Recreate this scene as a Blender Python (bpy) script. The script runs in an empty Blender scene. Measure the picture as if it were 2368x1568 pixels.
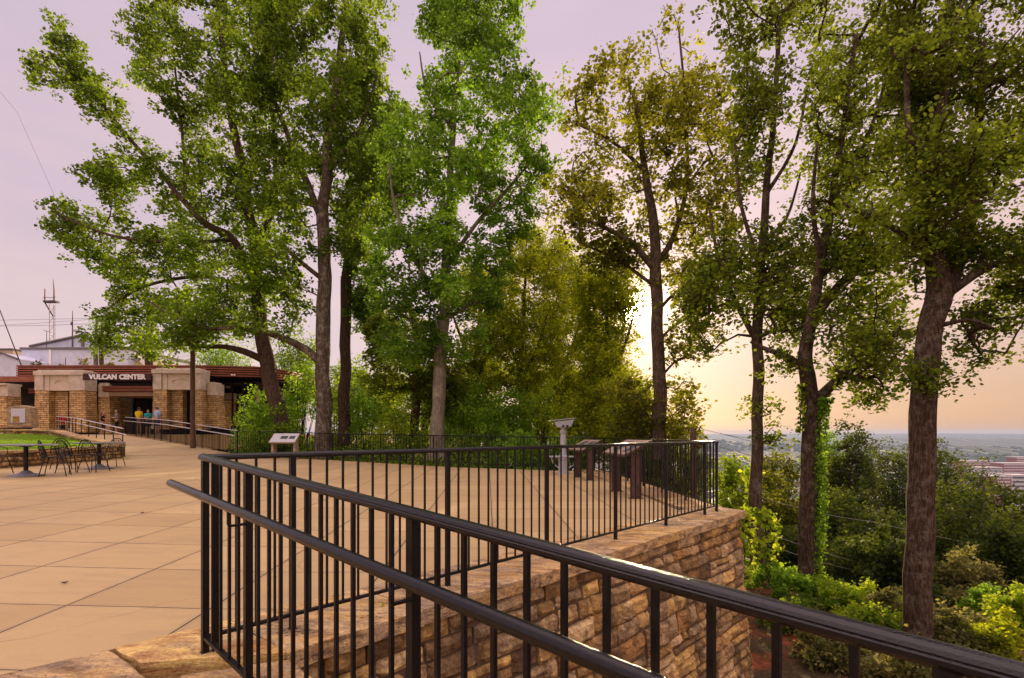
import bpy, bmesh, math, random
import numpy as np
from mathutils import Vector, Matrix, noise as mn
rnd = random.Random(7)
rng = np.random.default_rng(11)
PI = math.pi
S = bpy.context.scene
COL = S.collection
F, CX, HY, EYE = 1250.0, 1184.0, 1003.0, 1.2
R = math.radians

def X(px, d): return (px-CX)/F*d
def Z(py, d): return EYE+(HY-py)/F*d
def at(px, py, d): return (X(px, d), d, Z(py, d))

# ---------------------------------------------------------------- object helpers
def link(o, parent=None):
    COL.objects.link(o)
    if parent is not None: o.parent = parent
    return o
def tag(o, label=None, cat=None, group=None, kind=None):
    if label: o['label'] = label
    if cat: o['category'] = cat
    if group: o['group'] = group
    if kind: o['kind'] = kind
    return o
def empty(name, loc=(0, 0, 0), rz=0.0):
    o = bpy.data.objects.new(name, None)
    o.location = loc; o.rotation_euler = (0, 0, rz); o.empty_display_size = .2
    return link(o)
def copy_tree(o, parent=None):
    c = o.copy(); COL.objects.link(c); c.parent = parent
    for ch in o.children: copy_tree(ch, c)
    return c

class MB:
    """mesh collector: verts, faces, float attribute per vertex ('tint')"""
    def __init__(s): s.v = []; s.f = []; s.t = []
    def add(s, vs, fs, t=0.5):
        n = len(s.v); s.v += [tuple(p) for p in vs]; s.f += [tuple(i+n for i in f) for f in fs]
        s.t += [t]*len(vs); return s
    def box(s, x0, x1, y0, y1, z0, z1, t=.5):
        return s.add([(x0,y0,z0),(x1,y0,z0),(x1,y1,z0),(x0,y1,z0),(x0,y0,z1),(x1,y0,z1),(x1,y1,z1),(x0,y1,z1)],
              [(0,3,2,1),(4,5,6,7),(0,1,5,4),(1,2,6,5),(2,3,7,6),(3,0,4,7)], t)
    def prism(s, poly, z0, z1, t=.5, taper=None):
        """horizontal polygon (ccw) extruded from z0 to z1; z0/z1 may be functions of x,y"""
        n = len(poly); f0 = z0 if callable(z0) else (lambda x, y: z0); f1 = z1 if callable(z1) else (lambda x, y: z1)
        a = sum(poly[i][0]*poly[(i+1) % n][1]-poly[(i+1) % n][0]*poly[i][1] for i in range(n))
        if a < 0: poly = poly[::-1]
        vs = [(x, y, f0(x, y)) for x, y in poly]+[(x, y, f1(x, y)) for x, y in poly]
        return s.add(vs, [tuple(range(n))[::-1], tuple(range(n, 2*n))]+[(i, (i+1) % n, n+(i+1) % n, n+i) for i in range(n)], t)
    def vprism(s, prof, y0, y1, t=.5):
        """profile in x,z (ccw seen from -y) extruded along y"""
        n = len(prof)
        a = sum(prof[i][0]*prof[(i+1) % n][1]-prof[(i+1) % n][0]*prof[i][1] for i in range(n))
        if a < 0: prof = prof[::-1]
        vs = [(x, y0, z) for x, z in prof]+[(x, y1, z) for x, z in prof]
        return s.add(vs, [tuple(range(n)), tuple(range(n, 2*n))[::-1]]+[(i, n+i, n+(i+1) % n, (i+1) % n) for i in range(n)], t)
    def tube(s, pts, rad, sides=8, t=.5, cap=True, bump=0.0, ell=None):
        pts = [Vector(p) for p in pts]; n = len(pts)
        if not isinstance(rad, (list, tuple)): rad = [rad]*n
        up = Vector((0, 0, 1)); vs = []; fs = []; prev = None
        for i, p in enumerate(pts):
            d = (pts[min(i+1, n-1)]-pts[max(i-1, 0)])
            if d.length < 1e-9: d = Vector((0, 0, 1))
            d.normalize()
            if prev is None:
                u = d.orthogonal().normalized()
            else:
                u = prev-d*prev.dot(d)
                u = u.normalized() if u.length > 1e-6 else d.orthogonal().normalized()
            prev = u; w = d.cross(u)
            for k in range(sides):
                a = 2*PI*k/sides; r = rad[i]
                off = u*math.cos(a)+w*math.sin(a)
                if bump: r *= 1+bump*mn.noise(p*1.1+off*2.2)+bump*.6*mn.noise(p*4+off*3)
                vs.append(p+off*r)
            if i:
                a0 = (i-1)*sides; b0 = i*sides
                fs += [(a0+k, a0+(k+1) % sides, b0+(k+1) % sides, b0+k) for k in range(sides)]
        if cap:
            fs.append(tuple(range(sides))[::-1]); fs.append(tuple(range((n-1)*sides, n*sides)))
        return s.add(vs, fs, t)
    def sweep(s, prof, pts, t=.5, side=None):
        """profile (lateral, vertical) swept along pts, vertical kept = world z"""
        pts = [Vector(p) for p in pts]; n = len(pts); m = len(prof); vs = []; fs = []
        for i, p in enumerate(pts):
            d1 = pts[min(i+1, n-1)]-pts[i] if i < n-1 else pts[i]-pts[i-1]
            d0 = pts[i]-pts[i-1] if i else d1
            d1 = Vector((d1.x, d1.y, 0)).normalized(); d0 = Vector((d0.x, d0.y, 0)).normalized()
            b = (d0+d1).normalized(); k = 1/max(.3, b.dot(d1)); l = Vector((b.y, -b.x, 0))*k
            for (a, h) in prof: vs.append(p+l*a+Vector((0, 0, h)))
            if i: fs += [((i-1)*m+k2, (i-1)*m+(k2+1) % m, i*m+(k2+1) % m, i*m+k2) for k2 in range(m)]
        fs.append(tuple(range(m))[::-1]); fs.append(tuple(range((n-1)*m, n*m)))
        return s.add(vs, fs, t)
    def lathe(s, prof, c=(0, 0, 0), seg=20, t=.5):
        """(r,z) profile bottom to top"""
        vs = []; fs = []
        for r, z in prof:
            for k in range(seg):
                a = 2*PI*k/seg; vs.append((c[0]+r*math.cos(a), c[1]+r*math.sin(a), c[2]+z))
        for i in range(len(prof)-1):
            fs += [(i*seg+k, i*seg+(k+1) % seg, (i+1)*seg+(k+1) % seg, (i+1)*seg+k) for k in range(seg)]
        fs.append(tuple(range(seg))[::-1]); fs.append(tuple(range((len(prof)-1)*seg, len(prof)*seg)))
        return s.add(vs, fs, t)
    def xf(s, M):
        s.v = [tuple(M @ Vector(p)) for p in s.v]; return s
    def build(s, name, mat, parent=None, smooth=False, bevel=0.0):
        me = bpy.data.meshes.new(name)
        me.from_pydata(s.v, [], s.f)
        a = me.attributes.new('tint', 'FLOAT', 'POINT'); a.data.foreach_set('value', np.array(s.t, dtype=np.float32))
        if smooth: me.shade_smooth()
        me.materials.append(mat); me.update()
        o = bpy.data.objects.new(name, me); link(o, parent)
        if bevel:
            b = o.modifiers.new('Bevel', 'BEVEL'); b.width = bevel; b.segments = 2; b.limit_method = 'ANGLE'
        return o

# ---------------------------------------------------------------- materials
def mat(name):
    m = bpy.data.materials.new(name); m.use_nodes = True; nt = m.node_tree
    for n in list(nt.nodes): nt.nodes.remove(n)
    out = nt.nodes.new('ShaderNodeOutputMaterial')
    return m, nt, out
class NT:
    def __init__(s, nt): s.nt = nt
    def n(s, typ, **kw):
        nd = s.nt.nodes.new('ShaderNode'+typ)
        for k, v in kw.items(): setattr(nd, k, v)
        return nd
    def l(s, a, b): s.nt.links.new(a, b)
    def noise(s, vec, scale, detail=4, rough=.6):
        nd = s.n('TexNoise'); nd.inputs['Scale'].default_value = scale; nd.inputs['Detail'].default_value = detail
        nd.inputs['Roughness'].default_value = rough
        if vec is not None: s.l(vec, nd.inputs['Vector'])
        return nd.outputs['Fac']
    def ramp(s, fac, stops):
        nd = s.n('ValToRGB'); cr = nd.color_ramp
        while len(cr.elements) < len(stops): cr.elements.new(.5)
        for e, (p, c) in zip(cr.elements, stops):
            e.position = p; e.color = (c[0], c[1], c[2], 1) if isinstance(c, (tuple, list)) else (c, c, c, 1)
        s.l(fac, nd.inputs[0]); return nd.outputs[0]
    def mix(s, fac, a, b, mode='MIX'):
        nd = s.n('Mix', data_type='RGBA', blend_type=mode)
        for sock, val in ((nd.inputs[0], fac), (nd.inputs[6], a), (nd.inputs[7], b)):
            if isinstance(val, (int, float)): sock.default_value = val
            elif isinstance(val, (tuple, list)): sock.default_value = (val[0], val[1], val[2], 1)
            else: s.l(val, sock)
        return nd.outputs[2]
    def math(s, op, a, b=None, c=None, clamp=False):
        nd = s.n('Math', operation=op, use_clamp=clamp)
        for i, v in enumerate((a, b, c)):
            if v is None: continue
            if isinstance(v, (int, float)): nd.inputs[i].default_value = v
            else: s.l(v, nd.inputs[i])
        return nd.outputs[0]
    def obj(s): return s.n('TexCoord').outputs['Object']
    def pos(s): return s.n('NewGeometry').outputs['Position']
    def scaled(s, vec, sc, rot=None):
        nd = s.n('Mapping'); nd.inputs['Scale'].default_value = sc
        if rot: nd.inputs['Rotation'].default_value = rot
        s.l(vec, nd.inputs['Vector']); return nd.outputs[0]
    def tint(s): 
        nd = s.n('Attribute'); nd.attribute_name = 'tint'; return nd.outputs['Fac']
    def bump(s, h, strength=.5, dist=.01):
        nd = s.n('Bump'); nd.inputs['Strength'].default_value = strength; nd.inputs['Distance'].default_value = dist
        s.l(h, nd.inputs['Height']); return nd.outputs[0]
    def bsdf(s, col, rough=.7, spec=.3, metal=0, normal=None, coat=0):
        nd = s.n('BsdfPrincipled')
        for k, v in (('Base Color', col), ('Roughness', rough), ('Specular IOR Level', spec), ('Metallic', metal)):
            if isinstance(v, (int, float)): nd.inputs[k].default_value = v
            elif isinstance(v, (tuple, list)): nd.inputs[k].default_value = (v[0], v[1], v[2], 1)
            else: s.l(v, nd.inputs[k])
        if coat: nd.inputs['Coat Weight'].default_value = coat; nd.inputs['Coat Roughness'].default_value = .15
        if normal is not None: s.l(normal, nd.inputs['Normal'])
        return nd

def simple(name, col, rough=.6, spec=.3, var=.15, scale=8, metal=0, bumps=.15, coat=0):
    m, nt, out = mat(name); g = NT(nt)
    v = g.obj(); f = g.noise(v, scale, 5)
    c0 = tuple(c*(1-var) for c in col); c1 = tuple(min(1, c*(1+var)) for c in col)
    c = g.ramp(f, [(.3, c0), (.7, c1)])
    b = g.bump(g.noise(v, scale*6, 3), bumps, .004)
    nd = g.bsdf(c, rough, spec, metal, b, coat)
    g.l(nd.outputs[0], out.inputs[0]); return m

def m_black_paint():
    m, nt, out = mat('black_railing_paint'); g = NT(nt); v = g.pos()
    f = g.noise(v, 60, 4, .7); f2 = g.noise(v, 6, 3)
    c = g.ramp(f2, [(.3, (.004, .0035, .004)), (.75, (.012, .010, .010))])
    chips = g.ramp(g.noise(v, 38, 6, .75), [(.66, 0.0), (.74, 1.0)])
    c = g.mix(g.math('MULTIPLY', chips, .5), c, (.07, .04, .025))
    r = g.ramp(f, [(.3, .24), (.7, .46)])
    b = g.bump(g.noise(v, 420, 3, .6), .35, .0012)
    nd = g.bsdf(c, r, .22, 0, b, 0); g.l(nd.outputs[0], out.inputs[0]); return m

def m_concrete():
    m, nt, out = mat('tan_concrete'); g = NT(nt); v = g.pos()
    sx = g.n('SeparateXYZ'); g.l(v, sx.inputs[0])
    wob = g.math('MULTIPLY', g.math('SUBTRACT', g.noise(v, 1.5, 2), .5), .02)
    # joints: every metre along y and (slightly fanned) along x
    def joint(coord, off, per, w):
        a = g.math('ADD', g.math('ADD', coord, wob), off)
        fr = g.math('PINGPONG', a, per/2)
        return g.math('LESS_THAN', fr, w)
    fan = g.math('ADD', sx.outputs['X'], g.math('MULTIPLY', sx.outputs['Y'], .045))
    jx = joint(fan, 2.92-.2+60.0-.06, .98, .007)
    jy = joint(sx.outputs['Y'], -3.70+60*.985, .985, .0055)
    j = g.math('MAXIMUM', jx, jy)
    big = g.noise(v, .35, 5, .6); mid = g.noise(v, 3.5, 6, .7); fine = g.noise(v, 90, 4, .7)
    base = g.ramp(big, [(.25, (.42, .29, .125)), (.5, (.51, .355, .16)), (.75, (.56, .40, .19))])
    base = g.mix(.45, base, g.ramp(mid, [(.2, (.36, .25, .11)), (.45, (.53, .37, .17)), (.8, (.60, .43, .22))]))
    base = g.mix(.30, base, g.ramp(fine, [(.25, (.24, .16, .09)), (.6, (.60, .45, .30))]))
    # every slab cast a little differently
    cell = g.n('TexWhiteNoise', noise_dimensions='2D')
    cx = g.math('FLOOR', g.math('DIVIDE', g.math('ADD', fan, 2.92-.26+60), .98)); cy = g.math('FLOOR', g.math('DIVIDE', g.math('ADD', sx.outputs['Y'], -3.7+59.1), .985))
    cb = g.n('CombineXYZ'); g.l(cx, cb.inputs[0]); g.l(cy, cb.inputs[1]); g.l(cb.outputs[0], cell.inputs[0])
    base = g.mix(.40, base, g.ramp(cell.outputs[0], [(0, (.43, .30, .16)), (.5, (.53, .39, .215)), (1, (.64, .48, .28))]))
    spots = g.ramp(g.noise(v, 14, 6, .8), [(.66, 0.0), (.76, 1.0)])
    base = g.mix(g.math('MULTIPLY', spots, .4), base, (.22, .15, .09))
    sc = g.ramp(g.noise(g.scaled(v, (.5, 6, 1), (0, 0, .35)), 5, 7, .75), [(.58, 0.0), (.70, 1.0)])
    base = g.mix(g.math('MULTIPLY', sc, .28), base, (.62, .50, .36))
    edge = g.ramp(g.noise(v, .9, 6, .7), [(.52, 0.0), (.68, 1.0)])
    base = g.mix(g.math('MULTIPLY', edge, .38), base, (.33, .24, .15))
    st2 = g.ramp(g.noise(g.scaled(v, (.35, 2.2, 1), (0, 0, -.25)), 2.1, 8, .78), [(.50, 0.0), (.60, 1.0)])
    base = g.mix(g.math('MULTIPLY', st2, .30), base, (.36, .27, .17))
    vor = g.n('TexVoronoi', feature='DISTANCE_TO_EDGE'); vor.inputs['Scale'].default_value = .33
    wv = g.n('TexNoise'); wv.inputs['Scale'].default_value = 1.3; wv.inputs['Detail'].default_value = 6; g.l(v, wv.inputs['Vector']); g.l(g.mix(.35, v, wv.outputs['Color'], 'ADD'), vor.inputs['Vector'])
    crk = g.math('MULTIPLY', g.math('LESS_THAN', vor.outputs['Distance'], .0022), g.ramp(g.noise(v, .25, 2), [(.5, 0.0), (.58, 1.0)]))
    base = g.mix(g.math('MULTIPLY', crk, .6), base, (.12, .08, .05))
    base = g.mix(1.0, base, (.90, .90, .77), 'MULTIPLY')
    jh = g.math('MAXIMUM', joint(fan, 2.92-.2+60.0-.06, .98, .035), joint(sx.outputs['Y'], -3.70+60*.985, .985, .03))
    base = g.mix(g.math('MULTIPLY', g.math('MULTIPLY', jh, g.ramp(g.noise(v, 5, 4), [(.4, 0.0), (.65, 1.0)])), .35), base, (.25, .18, .11))
    col = g.mix(g.math('MULTIPLY', j, .93), base, (.05, .035, .022))
    h = g.math('SUBTRACT', g.math('ADD', g.math('MULTIPLY', mid, .25), g.math('MULTIPLY', fine, .5)), g.math('MULTIPLY', j, 3.0))
    nd = g.bsdf(col, .62, .35, 0, g.bump(h, .5, .004)); g.l(nd.outputs[0], out.inputs[0]); return m

def m_stone(name, cols, scale=1.0, stain=.6, dark=(.05, .032, .02)):
    """sandstone; tint attribute picks the stone's colour"""
    m, nt, out = mat(name); g = NT(nt); v = g.pos(); t = g.tint()
    n = len(cols)
    c = g.ramp(t, [(i/(n-1), q) for i, q in enumerate(cols)])
    band = g.noise(g.scaled(v, (1.2, 1.2, 7)), 3*scale, 6, .7)
    c = g.mix(.8, c, g.ramp(band, [(.32, (.26, .18, .10)), (.5, (.52, .46, .36)), (.68, (.86, .74, .54))]), 'OVERLAY')
    fine = g.noise(v, 45*scale, 5, .75)
    c = g.mix(.75, c, g.ramp(fine, [(.32, (.18, .13, .09)), (.5, (.52, .47, .38)), (.68, (.88, .78, .60))]), 'OVERLAY')
    st = g.ramp(g.noise(g.scaled(v, (1.5, 1.5, .7)), 2.2*scale, 7, .72), [(.44, 0.0), (.62, 1.0)])
    c = g.mix(g.math('MULTIPLY', st, stain), c, dark)
    h = g.math('ADD', g.noise(v, 14*scale, 6, .7), g.math('MULTIPLY', band, .6))
    nd = g.bsdf(c, .85, .25, 0, g.bump(h, .8, .018/scale)); g.l(nd.outputs[0], out.inputs[0]); return m

def m_slab():
    m, nt, out = mat('layered_sandstone_slab'); g = NT(nt); v = g.pos(); t = g.tint()
    c = g.ramp(t, [(0, (.27, .20, .14)), (.2, (.46, .36, .22)), (.4, (.36, .30, .22)), (.6, (.50, .38, .19)), (.8, (.40, .34, .25)), (1, (.60, .46, .22))])
    wp = g.n('TexNoise'); wp.inputs['Scale'].default_value = 1.6; wp.inputs['Detail'].default_value = 5; g.l(v, wp.inputs['Vector'])
    wv = g.mix(.5, g.scaled(v, (1.0, 2.6, 6.0), (0, 0, .5)), wp.outputs['Color'], 'ADD')
    bed = g.noise(wv, 3.2, 9, .68)
    c = g.mix(.85, c, g.ramp(bed, [(.34, (.12, .08, .06)), (.46, (.44, .37, .28)), (.52, (.58, .52, .40)), (.60, (.86, .74, .48)), (.68, (.55, .50, .45))]), 'OVERLAY')
    och = g.ramp(g.noise(wv, 1.7, 5, .6), [(.50, 0.0), (.60, 1.0)])
    c = g.mix(g.math('MULTIPLY', och, .40), c, (.52, .31, .07))
    gr = g.ramp(g.noise(v, 2.6, 6, .7), [(.50, 0.0), (.62, 1.0)]); c = g.mix(g.math('MULTIPLY', gr, .45), c, (.25, .21, .17))
    ln = g.math('LESS_THAN', g.math('ABSOLUTE', g.math('SUBTRACT', g.noise(wv, 1.1, 6, .6), .5)), .0035)
    c = g.mix(g.math('MULTIPLY', ln, .8), c, (.05, .03, .02))
    fine = g.noise(v, 55, 5, .8); c = g.mix(.7, c, g.ramp(fine, [(.32, (.16, .13, .10)), (.5, (.5, .48, .44)), (.7, (.88, .82, .70))]), 'OVERLAY')
    h = g.math('SUBTRACT', g.math('ADD', g.math('MULTIPLY', bed, 1.4), g.math('MULTIPLY', fine, .25)), g.math('MULTIPLY', ln, .4))
    nd = g.bsdf(c, .8, .3, 0, g.bump(h, .9, .02)); g.l(nd.outputs[0], out.inputs[0]); return m

def m_ashlar(name, sc=1.0):
    """small coursed sandstone for the pavilion's piers, some 34 m off"""
    m, nt, out = mat(name); g = NT(nt); v = g.pos()
    sx = g.n('SeparateXYZ'); g.l(v, sx.inputs[0]); cb = g.n('CombineXYZ')
    g.l(g.math('ADD', sx.outputs['X'], g.math('MULTIPLY', sx.outputs['Y'], .8)), cb.inputs[0]); g.l(sx.outputs['Z'], cb.inputs[1])
    w = g.n('TexNoise'); w.inputs['Scale'].default_value = 2.0; g.l(cb.outputs[0], w.inputs['Vector'])
    warp = g.mix(.06, cb.outputs[0], w.outputs['Color'], 'ADD')
    br = g.n('TexBrick'); g.l(warp, br.inputs['Vector']); br.inputs['Scale'].default_value = 1.0
    br.inputs['Brick Width'].default_value = .34; br.inputs['Row Height'].default_value = .125; br.inputs['Mortar Size'].default_value = .012
    br.inputs['Color1'].default_value = (.70, .53, .27, 1); br.inputs['Color2'].default_value = (.38, .27, .13, 1); br.inputs['Mortar'].default_value = (.06, .04, .025, 1)
    br.inputs['Bias'].default_value = -.1; br.offset = .47; br.squash = 1.3; br.squash_frequency = 3
    c = g.mix(.5, br.outputs['Color'], g.ramp(g.noise(v, 5, 5, .7), [(.3, (.2, .13, .07)), (.7, (.75, .58, .36))]), 'OVERLAY')
    h = g.math('SUBTRACT', g.noise(v, 9, 4), br.outputs['Fac'])
    nd = g.bsdf(c, .85, .2, 0, g.bump(h, .9, .04)); g.l(nd.outputs[0], out.inputs[0]); return m

def m_bark(name, c0, c1, lichen=.3, lcol=(.30, .30, .22), sc=1.0):
    m, nt, out = mat(name); g = NT(nt); v = g.pos()
    ridg = g.noise(g.scaled(v, (9, 9, 1.6)), 2.4*sc, 6, .7)
    c = g.ramp(ridg, [(.32, tuple(q*.35 for q in c0)), (.48, c0), (.7, c1)])
    l = g.ramp(g.noise(v, 3.2*sc, 7, .8), [(.50, 0.0), (.64, 1.0)])
    c = g.mix(g.math('MULTIPLY', l, lichen), c, lcol)
    nd = g.bsdf(c, .9, .15, 0, g.bump(g.math('ADD', ridg, g.math('MULTIPLY', g.noise(v, 30, 4), .3)), 1.0, .035)); g.l(nd.outputs[0], out.inputs[0]); return m

def m_leaf(name, c0, c1, c2, trans=.5, tcol=(.30, .36, .03)):
    m, nt, out = mat(name); g = NT(nt); t = g.tint()
    c = g.ramp(t, [(0, c0), (.5, c1), (1, c2)])
    tc = g.ramp(t, [(0, tuple(q*.45 for q in tcol)), (.5, tcol), (1, tuple(min(1, q*1.9) for q in tcol))])
    pr = g.bsdf(c, .6, .12)
    tr = g.n('BsdfTranslucent'); g.l(tc, tr.inputs[0])
    mx = g.n('MixShader'); mx.inputs[0].default_value = trans
    g.l(pr.outputs[0], mx.inputs[1]); g.l(tr.outputs[0], mx.inputs[2]); g.l(mx.outputs[0], out.inputs[0]); return m

M = {}
M['paint'] = m_black_paint()
M['cap'] = simple('railing_cap_paint', (.004, .0035, .0045), .12, .34, .3, 30, 0, .35)
M['concrete'] = m_concrete()
M['masonry'] = m_stone('terrace_masonry', [(.15, .105, .06), (.40, .30, .14), (.60, .47, .22), (.20, .15, .09), (.58, .50, .34), (.32, .27, .19), (.46, .31, .13), (.13, .095, .065), (.55, .42, .19), (.40, .35, .26), (.24, .17, .10)], 1.0, .8)
M['coping'] = m_slab()
M['mortar'] = simple('mortar', (.10, .07, .045), .95, .1, .4, 12)
M['ashlar'] = m_ashlar('pavilion_ashlar')
M['lime'] = simple('limestone', (.58, .49, .37), .8, .2, .22, 2.5)
M['lime2'] = simple('limestone_panel', (.64, .53, .38), .8, .2, .12, 2.5)
M['fascia'] = simple('oxblood_fascia', (.27, .085, .040), .55, .3, .25, 3)
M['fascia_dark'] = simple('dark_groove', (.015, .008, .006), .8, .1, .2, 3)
M['sign'] = simple('sign_board', (.045, .012, .010), .5, .3, .2, 3)
M['white'] = simple('white_paint', (.80, .78, .74), .6, .3, .06, 6)
M['glassdark'] = simple('dark_glass', (.012, .012, .013), .12, .5, .3, 1, 0, 0)
M['glassblue'] = simple('sky_glass', (.20, .28, .34), .08, .6, .1, 1, 0, 0)
M['soffit'] = simple('soffit', (.36, .24, .15), .8, .2, .1, 3)
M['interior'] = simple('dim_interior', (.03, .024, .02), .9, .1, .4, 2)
M['woodpole'] = simple('brown_pole', (.11, .065, .04), .85, .15, .35, 5)
M['whitebrick'] = simple('white_brick', (.56, .60, .70), .8, .2, .12, 1.2)
M['cream'] = simple('cream_wall', (.55, .46, .34), .8, .2, .12, 1.2)
M['roofgrey'] = simple('roof_grey', (.16, .15, .15), .8, .2, .2, 1)
M['antenna'] = simple('antenna_metal', (.09, .06, .055), .6, .4, .2, 4)
M['redwhite'] = simple('faded_red_mast', (.20, .12, .11), .6, .4, .4, 1.5)
M['cable'] = simple('cable', (.05, .045, .045), .6, .3, .1, 1)
M['wirepale'] = simple('bare_wire', (.34, .32, .28), .4, .5, .1, 1)
M['tabletop'] = simple('grey_tabletop', (.16, .16, .18), .35, .5, .15, 3)
M['greymetal'] = simple('viewer_grey', (.34, .35, .37), .5, .4, .15, 6)
M['rust'] = simple('rust_brown_steel', (.075, .04, .028), .75, .3, .4, 12)
M['panel'] = simple('panel_face', (.52, .52, .54), .35, .4, .05, 3)
M['panelpic'] = simple('panel_picture', (.05, .06, .07), .4, .4, .8, 22)
M['gold'] = simple('panel_gold_picture', (.35, .22, .02), .4, .4, .8, 9)
M['board'] = simple('weathered_board', (.30, .23, .17), .8, .2, .35, 9)
M['skin'] = simple('skin', (.45, .25, .16), .5, .3, .05, 5)
M['hair'] = simple('brown_hair', (.045, .025, .015), .6, .3, .2, 30)
M['eye'] = simple('eye', (.02, .02, .02), .2, .5, 0, 5)
for nme, c in (('yellow', (.75, .52, .02)), ('teal', (.02, .38, .42)), ('paleblue', (.36, .46, .66)), ('red', (.55, .03, .03)),
               ('black', (.015, .014, .016)), ('navy', (.02, .025, .05)), ('denim', (.06, .09, .17)), ('khaki', (.28, .21, .12)), ('grey', (.25, .24, .26)), ('pink', (.55, .2, .2))):
    M['cloth_'+nme] = simple('cloth_'+nme, c, .85, .1, .12, 10)
def m_stripe():
    m, nt, out = mat('striped_cloth'); g = NT(nt); v = g.pos(); sx = g.n('SeparateXYZ'); g.l(v, sx.inputs[0])
    f = g.math('GREATER_THAN', g.math('PINGPONG', sx.outputs['Z'], .05), .025)
    nd = g.bsdf(g.mix(f, (.5, .46, .46), (.04, .035, .045)), .85, .1); g.l(nd.outputs[0], out.inputs[0]); return m
M['stripe'] = m_stripe()
M['bark_dark'] = m_bark('bark_dark', (.075, .048, .032), (.16, .11, .075), .25, (.15, .13, .09))
M['bark_lichen'] = m_bark('bark_lichen', (.09, .065, .045), (.20, .155, .11), .75, (.36, .34, .25))
M['bark_pale'] = m_bark('bark_pale', (.17, .15, .105), (.32, .29, .20), .6, (.38, .37, .27))
M['bark_warm'] = m_bark('bark_warm', (.075, .050, .030), (.19, .135, .082), .55, (.27, .235, .16), 1.4)
M['bark_furrow'] = m_bark('bark_furrow', (.050, .032, .018), (.165, .108, .062), .6, (.22, .19, .14), 1.7)
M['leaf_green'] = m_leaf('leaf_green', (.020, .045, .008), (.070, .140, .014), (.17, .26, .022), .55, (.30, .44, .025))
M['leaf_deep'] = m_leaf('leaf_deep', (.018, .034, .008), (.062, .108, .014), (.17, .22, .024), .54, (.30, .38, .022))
M['leaf_emerald'] = m_leaf('leaf_emerald', (.022, .060, .010), (.080, .170, .020), (.19, .31, .035), .52, (.26, .45, .025))
M['leaf_gold'] = m_leaf('leaf_gold', (.05, .085, .006), (.16, .22, .012), (.32, .37, .02), .58, (.56, .64, .02))  # yellow-green leaf with some golden sun glow put into its colour
M['leaf_amber'] = m_leaf('leaf_amber', (.024, .032, .007), (.080, .095, .012), (.20, .20, .018), .52, (.37, .38, .02))
M['leaf_lime'] = m_leaf('leaf_lime', (.06, .12, .008), (.17, .28, .016), (.34, .45, .03), .55, (.50, .68, .03))
M['leaf_bright'] = m_leaf('leaf_bright', (.035, .10, .010), (.11, .24, .018), (.27, .40, .03), .5, (.34, .56, .03))
M['leaf_shade'] = m_leaf('leaf_shade', (.010, .020, .005), (.034, .062, .010), (.10, .15, .018), .42, (.16, .21, .016))  # slope leaves darkened in colour to stand in for deep shade
M['leaf_shade_gold'] = m_leaf('leaf_shade_gold', (.014, .022, .005), (.055, .080, .010), (.17, .19, .016), .45, (.26, .28, .015))  # gold leaf darkened the same way, shade put into its colour
M['leaf_olive'] = m_leaf('leaf_olive', (.04, .05, .014), (.11, .12, .03), (.28, .26, .10), .45, (.30, .28, .06))
M['twig'] = simple('twig', (.06, .04, .028), .9, .1, .2, 10)

# ---------------------------------------------------------------- world, sun, camera
SUN_AZ = math.atan((1468-CX)/F); SUN_EL = R(12.6)
sd = Vector((math.sin(SUN_AZ)*math.cos(SUN_EL), math.cos(SUN_AZ)*math.cos(SUN_EL), math.sin(SUN_EL)))
w = bpy.data.worlds.new('World'); S.world = w; w.use_nodes = True
nt = w.node_tree
for n in list(nt.nodes): nt.nodes.remove(n)
g = NT(nt)
sky = g.n('TexSky', sky_type='NISHITA'); sky.sun_disc = False; sky.sun_elevation = SUN_EL; sky.sun_rotation = SUN_AZ
sky.air_density = 1.2; sky.dust_density = 1.0; sky.ozone_density = 2.0; sky.altitude = 300
tc = g.n('TexCoord'); d = tc.outputs['Generated']
sx = g.n('SeparateXYZ'); g.l(d, sx.inputs[0]); dx, dy, dz = sx.outputs
zc = g.math('MAXIMUM', dz, 0.0)
left = g.ramp(zc, [(0, (.60, .44, .40)), (.10, (.70, .52, .50)), (.28, (.65, .49, .50)), (.48, (.61, .47, .52)), (1.0, (.55, .47, .55))])
right = g.ramp(zc, [(0, (.50, .27, .15)), (.05, (.58, .33, .20)), (.2, (.66, .44, .37)), (.40, (.66, .49, .49)), (.6, (.60, .46, .51)), (1.0, (.55, .47, .55))])
azr = g.ramp(g.math('ADD', g.math('MULTIPLY', dx, .7), .5), [(.25, 0.0), (.85, 1.0)])
base = g.mix(azr, left, right)
# thin evening cloud veil
warp = g.scaled(d, (1.0, 1.0, 3.2))
cl = g.ramp(g.noise(warp, 2.3, 6, .55), [(.36, 0.0), (.66, 1.0)])
base = g.mix(g.math('MULTIPLY', cl, .75), base, g.mix(1.0, base, (.84, .86, 1.02), 'MULTIPLY'))
cl2 = g.ramp(g.noise(g.scaled(d, (1, 1, 4.5)), 4.5, 5, .5), [(.45, 0.0), (.72, 1.0)])
base = g.mix(g.math('MULTIPLY', cl2, .5), base, g.mix(1.0, base, (1.16, 1.08, 1.02), 'MULTIPLY'))
low = g.math('MULTIPLY', g.ramp(g.noise(g.scaled(d, (1, 1, 6)), 9, 4, .5), [(.60, 0.0), (.66, 1.0)]), g.ramp(zc, [(.04, 0.0), (.09, 1.0), (.13, 1.0), (.18, 0.0)]))
base = g.mix(g.math('MULTIPLY', low, .35), base, (.42, .31, .30))
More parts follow.
